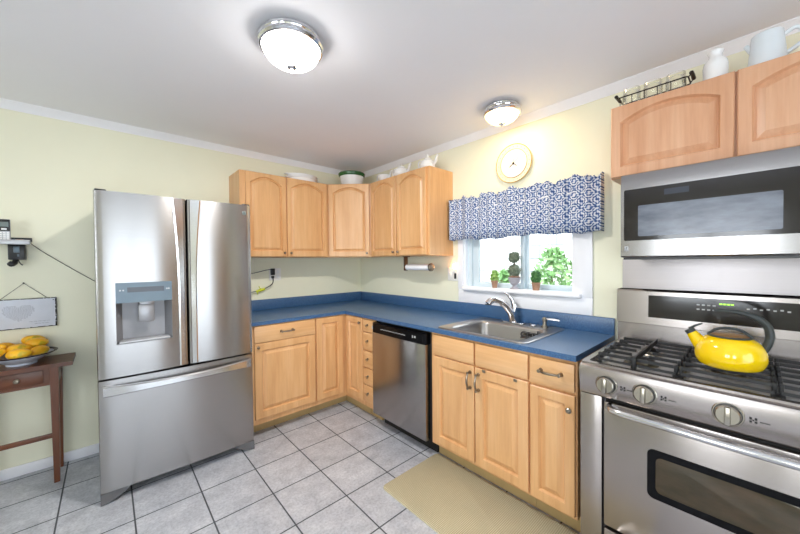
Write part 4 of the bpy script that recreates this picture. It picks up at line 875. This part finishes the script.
# over the range
t = thing('wire_basket', 'black wire basket holding glass jars on the cabinet over the microwave', 'basket', (2.865, -0.215, TZ), 'R')
b0, b1, e0, e1 = 2.722, 3.000, -0.265, -0.165
k = MB('R')
for z in (0.004, 0.062): k.tube([(a, b, TZ + z) for a, b in rrect(b0, b1, e0, e1, 0.012, 3)], 0.0026 if z < 0.05 else 0.0032, 6, True)
for i in range(6):
    s = b0 + 0.01 + (b1 - b0 - 0.02) * i / 5
    k.tube([(s, e0, TZ + 0.062), (s, e0, TZ + 0.004), (s, e1, TZ + 0.004), (s, e1, TZ + 0.062)], 0.002, 6)
k.build('wire_frame', M['wire'], t)
for s, sg in ((b0, -1), (b1, 1)):
    k = MB('R'); k.tube([(s, e0 + 0.015, TZ + 0.062), (s + sg * 0.010, e0 + 0.015, TZ + 0.078), (s + sg * 0.012, e1 - 0.015, TZ + 0.078), (s, e1 - 0.015, TZ + 0.062)], 0.0026, 6)
    k.tube([(s + sg * 0.0105, e0 + 0.012, TZ + 0.079), (s + sg * 0.0115, e0 + 0.05, TZ + 0.081), (s + sg * 0.0115, e1 - 0.012, TZ + 0.079)], 0.0085, 10); k.build('basket_handle', M['wire'], t)
for i, (s, lab) in enumerate(((2.772, 'clear glass jar in the wire basket, leftmost of three'), (2.861, 'clear glass jar in the wire basket, middle of three'), (2.950, 'clear glass jar in the wire basket, rightmost of three'))):
    k = MB('R'); k.lathe([(0, 0.0), (0.036, 0.0), (0.040, 0.006), (0.040, 0.078), (0.034, 0.088), (0.037, 0.092), (0.037, 0.102), (0.034, 0.102), (0.031, 0.087), (0.037, 0.076), (0.037, 0.009), (0, 0.006)], (s, -0.215, TZ + 0.0072), 22); o = center(k.build('glass_jar', M['jar'])); tag(o, lab, 'jar', 'glass jars in the wire basket')
k = MB('R'); k.lathe([(0, 0), (0.036, 0), (0.042, 0.02), (0.043, 0.085), (0.039, 0.105), (0.025, 0.122), (0.022, 0.132), (0.025, 0.142), (0.029, 0.150), (0.026, 0.152), (0.018, 0.136), (0.018, 0.10), (0, 0.095)], (3.088, -0.215, TZ), 28); o = center(k.build('vase', M['white'])); tag(o, 'narrow-necked white vase between the wire basket and the pitcher', 'vase')
t = thing('pitcher', 'large pale blue-white pitcher at the right end of the over-range cabinet', 'pitcher', (3.243, -0.20, TZ), 'R')
k = MB('R'); k.lathe([(0, 0), (0.056, 0), (0.059, 0.01), (0.051, 0.11), (0.047, 0.155), (0.044, 0.155), (0.047, 0.11), (0.052, 0.02), (0, 0.014)], (3.243, -0.20, TZ), 30); k.build('pitcher_body', M['white_blue'], t)
k = MB('R'); k.tube([(3.203, -0.20, TZ + 0.105), (3.190, -0.20, TZ + 0.122), (3.180, -0.20, TZ + 0.135)], [0.016, 0.011, 0.007], 10); k.build('spout', M['white_blue'], t)
k = MB('R'); k.tube(prof_smooth([(3.287, -0.20, TZ + 0.132), (3.32, -0.20, TZ + 0.147), (3.345, -0.20, TZ + 0.12), (3.335, -0.20, TZ + 0.08), (3.295, -0.20, TZ + 0.055)], 4), 0.008, 10); k.build('handle', M['white_blue'], t)

# ------------------------------------------------------------------ small wall fittings by the counter
t = thing('paper_towel_holder', 'under-cabinet paper towel holder with dark bracket below the right wall cabinet', 'paper towel holder', (1.15, -0.17, 1.30), 'R')
k = MB('R'); k.box(0.955, 1.01, -0.195, -0.145, 1.414, 1.4195, 0.002); k.box(0.965, 0.985, -0.19, -0.15, 1.285, 1.414, 0.004); k.build('bracket', M['stem'], t)
k = MB('R'); k.tube([(0.97, -0.17, 1.318), (1.335, -0.17, 1.318)], 0.006, 8); k.build('rod', M['chrome'], t)
k = MB('R'); k.lathe([(0, 0), (0.036, 0), (0.036, 0.014), (0.022, 0.024), (0, 0.026)], (1.292, -0.17, 1.318), 18, 'x'); k.build('end_cap', M['pewter'], t)
k = MB('R'); k.lathe([(0.0075, 0), (0.027, 0), (0.027, 0.285), (0.0075, 0.285), (0.0075, 0)], (0.994, -0.17, 1.318), 24, 'x'); o = center(k.build('paper_towel_roll', M['paper'])); tag(o, 'nearly finished white paper towel roll on the under-cabinet holder', 'paper towel')

t = thing('switch_plate', 'white double switch plate on the wall left of the sink window', 'switch', (1.41, -0.004, 1.195), 'R')
k = MB('R'); k.box(1.352, 1.472, -0.006, -0.0005, 1.196, 1.312, 0.002); k.build('plate', M['white_plastic'], t)
k = MB('R'); k.box(1.376, 1.394, -0.014, -0.0055, 1.236, 1.270, 0.003); k.build('switch_toggle', M['white_plastic'], t)
k = MB('R'); k.box(1.424, 1.448, -0.0075, -0.0055, 1.215, 1.262, 0.002); k.build('socket', M['black'], t)
t = thing('night_light', 'small glowing orange night light plugged in above the switch plate socket', 'night light', (1.436, -0.02, 1.268), 'R')
k = MB('R'); k.box(1.421, 1.451, -0.034, -0.0065, 1.266, 1.300, 0.004); k.build('plug_base', M['white_plastic'], t)
k = MB('R'); k.lathe([(0, 0), (0.008, 0), (0.012, 0.012), (0.011, 0.026), (0.005, 0.044), (0, 0.048)], (1.436, -0.021, 1.3005), 14); k.build('bulb', M['night_bulb'], t)

t = thing('wall_outlet', 'white double wall outlet plate above the counter beside the refrigerator', 'outlet', (-1.043, -0.003, 1.195))
k = MB(); k.box(-1.102, -0.984, -0.006, -0.0005, 1.196, 1.316, 0.002); k.build('plate', M['white_plastic'], t)
k = MB()
for z in (1.228, 1.278): k.box(-1.028, -1.000, -0.008, -0.0055, z - 0.014, z + 0.016, 0.003)
k.box(-1.086, -1.058, -0.008, -0.0055, 1.214, 1.244, 0.003); k.build('sockets', M['white'], t)
k = MB(); k.box(-1.090, -1.054, -0.036, -0.0065, 1.250, 1.314, 0.004)
k.tube(prof_smooth([(-1.075, -0.030, 1.306), (-1.14, -0.030, 1.30), (-1.24, -0.028, 1.277), (-1.36, -0.025, 1.262), (-1.48, -0.02, 1.255)], 4), 0.0032, 6); o = center(k.build('power_adapter', M['black'])); tag(o, 'black power adapter and thin cord in the upper outlet socket', 'adapter')
k = MB(); k.box(-1.084, -1.060, -0.032, -0.0085, 1.216, 1.242, 0.005)
k.tube(prof_smooth([(-1.072, -0.026, 1.222), (-1.072, -0.030, 1.190), (-1.085, -0.030, 1.160), (-1.13, -0.030, 1.132), (-1.20, -0.028, 1.108), (-1.30, -0.026, 1.092), (-1.48, -0.022, 1.08)], 4), 0.0048, 8); pc = k.build('power_cord', M['cord'], fridge)
k = MB(); L = []
k.tube([(-1.155, -0.031, 1.118), (-1.20, -0.029, 1.108), (-1.235, -0.029, 1.098)], [0.011, 0.013, 0.009], 8); k.tube([(-1.19, -0.032, 1.112), (-1.21, -0.034, 1.148)], [0.006, 0.003], 6); k.tube([(-1.225, -0.032, 1.10), (-1.222, -0.034, 1.07)], [0.006, 0.003], 6); k.build('tag', M['tag'], pc)

# ------------------------------------------------------------------ floor mat
t_ = MB('R'); t_.loops([rl(1.700, 2.840, -1.070, -0.562, 0.03, 0.0005), rl(1.700, 2.840, -1.070, -0.562, 0.03, 0.008), rl(1.706, 2.834, -1.064, -0.568, 0.027, 0.012)]); o = center(t_.build('floor_mat', M['rug'])); tag(o, 'tan woven floor mat on the tiles in front of the sink cabinet', 'mat')

# ------------------------------------------------------------------ console table and fruit
TC = -2.688
t = thing('console_table', 'small brown wooden console table with one drawer against the left wall', 'table', (TC, -0.155, 0.0))
k = MB()
k.loops([[(x, y, z) for x, y in ((TC - 0.235, -0.300), (TC + 0.235, -0.300), (TC + 0.235, -0.018), (TC - 0.235, -0.018))] for z in (0.733, 0.738, 0.757)]); k.build('tabletop', M['cherry'], t)
for sx in (-1, 1):
    for y0, y1 in ((-0.274, -0.236), (-0.068, -0.030)):
        xc = TC + sx * 0.152; k = MB(); yc = (y0 + y1) / 2
        k.loops([[(xc + a * w_, yc + b * w_, z) for a, b in ((-1, -1), (1, -1), (1, 1), (-1, 1))] for z, w_ in ((0.0005, 0.013), (0.60, 0.019), (0.7325, 0.019))]); k.build('leg', M['cherry_v'], t)
for y0, y1 in ((-0.268, -0.250), (-0.055, -0.037)):
    k = MB(); k.box(TC - 0.132, TC + 0.132, y0, y1, 0.622, 0.7325); k.build('apron', M['cherry'], t)
for sx in (-1, 1):
    k = MB(); k.box(TC + sx * 0.160 - 0.008, TC + sx * 0.160 + 0.008, -0.235, -0.069, 0.622, 0.7325); k.build('apron', M['cherry_v'], t)
k = MB(); k.box(TC - 0.105, TC + 0.105, -0.273, -0.2685, 0.640, 0.722, 0.0015); dd = k.build('drawer', M['cherry'], t); knob(TC, 0.682, -0.2735, 'B', dd, 'pewter', 0.014)
k = MB(); k.box(TC - 0.135, TC + 0.135, -0.262, -0.246, 0.285, 0.313, 0.002); k.build('stretcher', M['cherry'], t)
BX, BY, BZ = -2.682, -0.160, 0.7575
t = thing('fruit_bowl', 'wide footed blue-white bowl with dark rim on the console table', 'bowl', (BX, BY, BZ))
k = MB(); k.lathe([(0, 0.004), (0.058, 0.004), (0.060, 0.0), (0.066, 0.0), (0.066, 0.012), (0.10, 0.030), (0.142, 0.058), (0.140, 0.060), (0.098, 0.036), (0.05, 0.018), (0, 0.016)], (BX, BY, BZ), 40); k.build('bowl_body', M['bowl'], t)
k = MB(); k.lathe([(0.138, 0.0605), (0.143, 0.0575), (0.156, 0.064), (0.157, 0.067), (0.152, 0.068), (0.138, 0.0605)], (BX, BY, BZ), 40); k.build('rim', M['bowl_rim'], t)
def mango_mesh():
    k = MB(); P = []
    k.ell((0, 0, 0), 0.052, 0.035, 0.034, 20, 14)
    for v in k.bm.verts:
        x = v.co.x / 0.052; v.co.z += 0.006 * x * x; v.co.y *= 1 + 0.12 * x
        if x > 0.9: v.co.x += 0.004
    return k.build('mango', M['mango'])
spots = [((-2.6813, -0.2513, 0.8321), 0.08, 'yellow mango in the bowl, low front centre'),
         ((-2.6085, -0.1826, 0.8276), 0.9, 'yellow mango in the bowl, nearest the right rim'),
         ((-2.7876, -0.2208, 0.8514), 0.5, 'yellow mango in the bowl, low front left'),
         ((-2.6926, -0.1766, 0.8474), 0.15, 'large yellow mango in the bowl, upper middle'),
         ((-2.6238, -0.1174, 0.8672), 0.45, 'yellow mango in the bowl with green tip, upper right'),
         ((-2.7037, -0.1075, 0.8408), 0.5, 'greenish mango in the bowl, tucked at the back'),
         ((-2.647, -0.0468, 0.8769), 0.0, 'yellow mango on the very top of the bowl, at the back right'),
         ((-2.7909, -0.1381, 0.8633), -0.5, 'yellow mango in the bowl, upper left'),
         ((-2.7691, -0.0657, 0.8526), 0.3, 'yellow mango in the bowl, back left')]
mr_ = random.Random(11); m0 = mango_mesh()
for i, (p, rz, lab) in enumerate(spots):
    o = m0 if i == 0 else m0.copy()
    if i: COL.objects.link(o)
    o.location = p; o.rotation_euler = (mr_.uniform(-0.8, 0.8), mr_.uniform(-0.15, 0.15), rz); tag(o, lab, 'fruit', 'mangoes in the bowl')

# ------------------------------------------------------------------ hanging sign, phone shelf
SGX, SZ0, SZ1 = -2.684, 0.957, 1.150
t = thing('hanging_sign', 'grey-white hanging board sign with heart print and chipped black edge', 'sign', (SGX, -0.012, SZ0))
k = MB(); k.box(SGX - 0.145, SGX + 0.145, -0.016, -0.004, SZ0, SZ1, 0.001); bd = k.build('board', M['sign'], t)
k = MB(); rnd = random.Random(3)
for z in (SZ0, SZ1):
    x = SGX - 0.146
    while x < SGX + 0.143:
        l_ = rnd.uniform(0.006, 0.02); h = rnd.uniform(0.002, 0.0055); k.box(x, min(x + l_, SGX + 0.146), -0.0168, -0.004, z - (0.0005 if z == SZ0 else h), z + (h if z == SZ0 else 0.0005)); x += l_ + (0.003 if rnd.random() < 0.3 else 0)
for x in (SGX - 0.145, SGX + 0.145):
    z = SZ0
    while z < SZ1 - 0.004:
        l_ = rnd.uniform(0.006, 0.016); h = rnd.uniform(0.002, 0.0075); k.box(x - (0.0005 if x < SGX else h), x + (h if x < SGX else 0.0005), -0.0168, -0.004, z, min(z + l_, SZ1)); z += l_ + (0.003 if rnd.random() < 0.3 else 0)
k.box(SGX + 0.128, SGX + 0.133, -0.0168, -0.0155, SZ1 - 0.018, SZ1 - 0.012)
k.build('chipped_border', M['sign_black'], bd)
k = MB()
for j in range(24):
    z = 1.045 + (j - 12) * 0.0055
    x = SGX - 0.115
    while x < SGX + 0.075:
        l_ = rnd.uniform(0.004, 0.012); u = (x + l_ / 2 - (SGX - 0.025)) / 0.078; v = (z - 1.050) / 0.062
        if (u * u + v * v - 0.55) ** 3 - u * u * v ** 3 < 0: k.box(x, x + l_, -0.0164, -0.0158, z - 0.001, z + 0.001)
        x += l_ + 0.003
k.build('heart_print', M['print'], bd)
k = MB()
for z, x0, x1 in ((0.998, 0.020, 0.112), (0.983, 0.045, 0.092)):
    x = SGX + x0
    while x < SGX + x1:
        l_ = rnd.uniform(0.008, 0.018); k.tube([(x + l_ * i / 6, -0.0163, z + 0.0022 * math.sin(i * 2.1 + x * 90)) for i in range(7)], 0.0009, 5); x += l_ + 0.004
k.build('lettering', M['print'], bd)
k = MB(); k.tube([(SGX - 0.106, -0.010, SZ1 - 0.004), (SGX, -0.008, 1.252), (SGX + 0.106, -0.010, SZ1 - 0.004)], 0.0016, 6); k.build('hanging_wire', M['wire'], t)
k = MB(); k.lathe([(0, -0.001), (0.003, -0.001), (0.003, 0.012), (0.005, 0.014), (0, 0.015)], (SGX, 0, 1.2525), 10, '-y'); k.build('nail', M['wire'], t)
k = MB(); k.box(SGX - 0.004, SGX + 0.004, -0.004, -0.0003, SZ0 + 0.06, SZ0 + 0.07); k.build('backing_pad', M['wire'], t)

t = thing('phone_shelf', 'small grey wall shelf with black box beneath, holding the telephone', 'shelf', (-2.76, -0.05, 1.49))
shelf = t
k = MB(); k.box(-2.880, -2.646, -0.105, -0.0005, 1.512, 1.524, 0.003); k.box(-2.880, -2.640, -0.112, -0.100, 1.500, 1.530, 0.004); k.build('shelf_board', M['silver_plastic'], t)
k = MB(); k.box(-2.880, -2.642, -0.016, -0.0008, 1.524, 1.548, 0.002); k.build('back_rail', M['black'], t)
k = MB(); k.box(-2.740, -2.668, -0.060, -0.0008, 1.405, 1.511, 0.004); bx = k.build('junction_box', M['black'], t)
k = MB(); k.box(-2.716, -2.690, -0.064, -0.0605, 1.450, 1.490, 0.002); k.box(-2.700, -2.692, -0.064, -0.0605, 1.425, 1.440, 0.002); k.build('jack_plate', M['disp_panel'], bx)
k = MB(); k.tube(prof_smooth([(-2.71, -0.045, 1.406), (-2.715, -0.05, 1.385), (-2.728, -0.05, 1.378), (-2.735, -0.045, 1.372)], 3), [0.010, 0.012, 0.013, 0.015, 0.016, 0.018, 0.018, 0.016, 0.016, 0.012], 10); k.tube(prof_smooth([(-2.70, -0.05, 1.405), (-2.69, -0.05, 1.38), (-2.68, -0.05, 1.37)], 3), 0.003, 6); k.build('cable_bundle', M['black'], t)
k = MB(); k.box(-2.705, -2.668, -0.09, -0.04, 1.5245, 1.533, 0.003); o = center(k.build('eyeglasses_case', M['terracotta'])); tag(o, 'small flat brown item lying on the phone shelf beside the telephone', 'case')
t = thing('cordless_phone', 'silver cordless telephone with black top and screen on the wall shelf', 'telephone', (-2.748, -0.07, 1.5245))
k = MB(); k.box(-2.772, -2.724, -0.080, -0.058, 1.5248, 1.658, 0.006, 3); hs = k.build('handset', M['silver_plastic'], t)
k = MB(); k.box(-2.7715, -2.7245, -0.0825, -0.079, 1.583, 1.6555, 0.001); bz = k.build('face_panel', M['black'], hs)
k = MB(); k.box(-2.766, -2.730, -0.0840, -0.082, 1.610, 1.640); k.build('screen', M['screen'], bz)
k = MB(); k.box(-2.760, -2.738, -0.0840, -0.082, 1.590, 1.601, 0.0008); k.build('call_buttons', M['white'], bz)
k = MB()
for r_ in range(4):
    for c_ in range(3): k.box(-2.768 + 0.0145 * c_, -2.757 + 0.0145 * c_, -0.0822, -0.0795, 1.530 + 0.0125 * r_, 1.539 + 0.0125 * r_)
k.build('keypad', M['white'], hs)
k = MB(); k.tube(prof_smooth([(-2.664, -0.006, 1.528), (-2.60, -0.005, 1.462), (-2.52, -0.005, 1.392), (-2.42, -0.005, 1.308), (-2.33, -0.005, 1.236), (-2.27, -0.005, 1.19)], 4), 0.0022, 6); k.build('phone_cord', M['wire'], shelf)
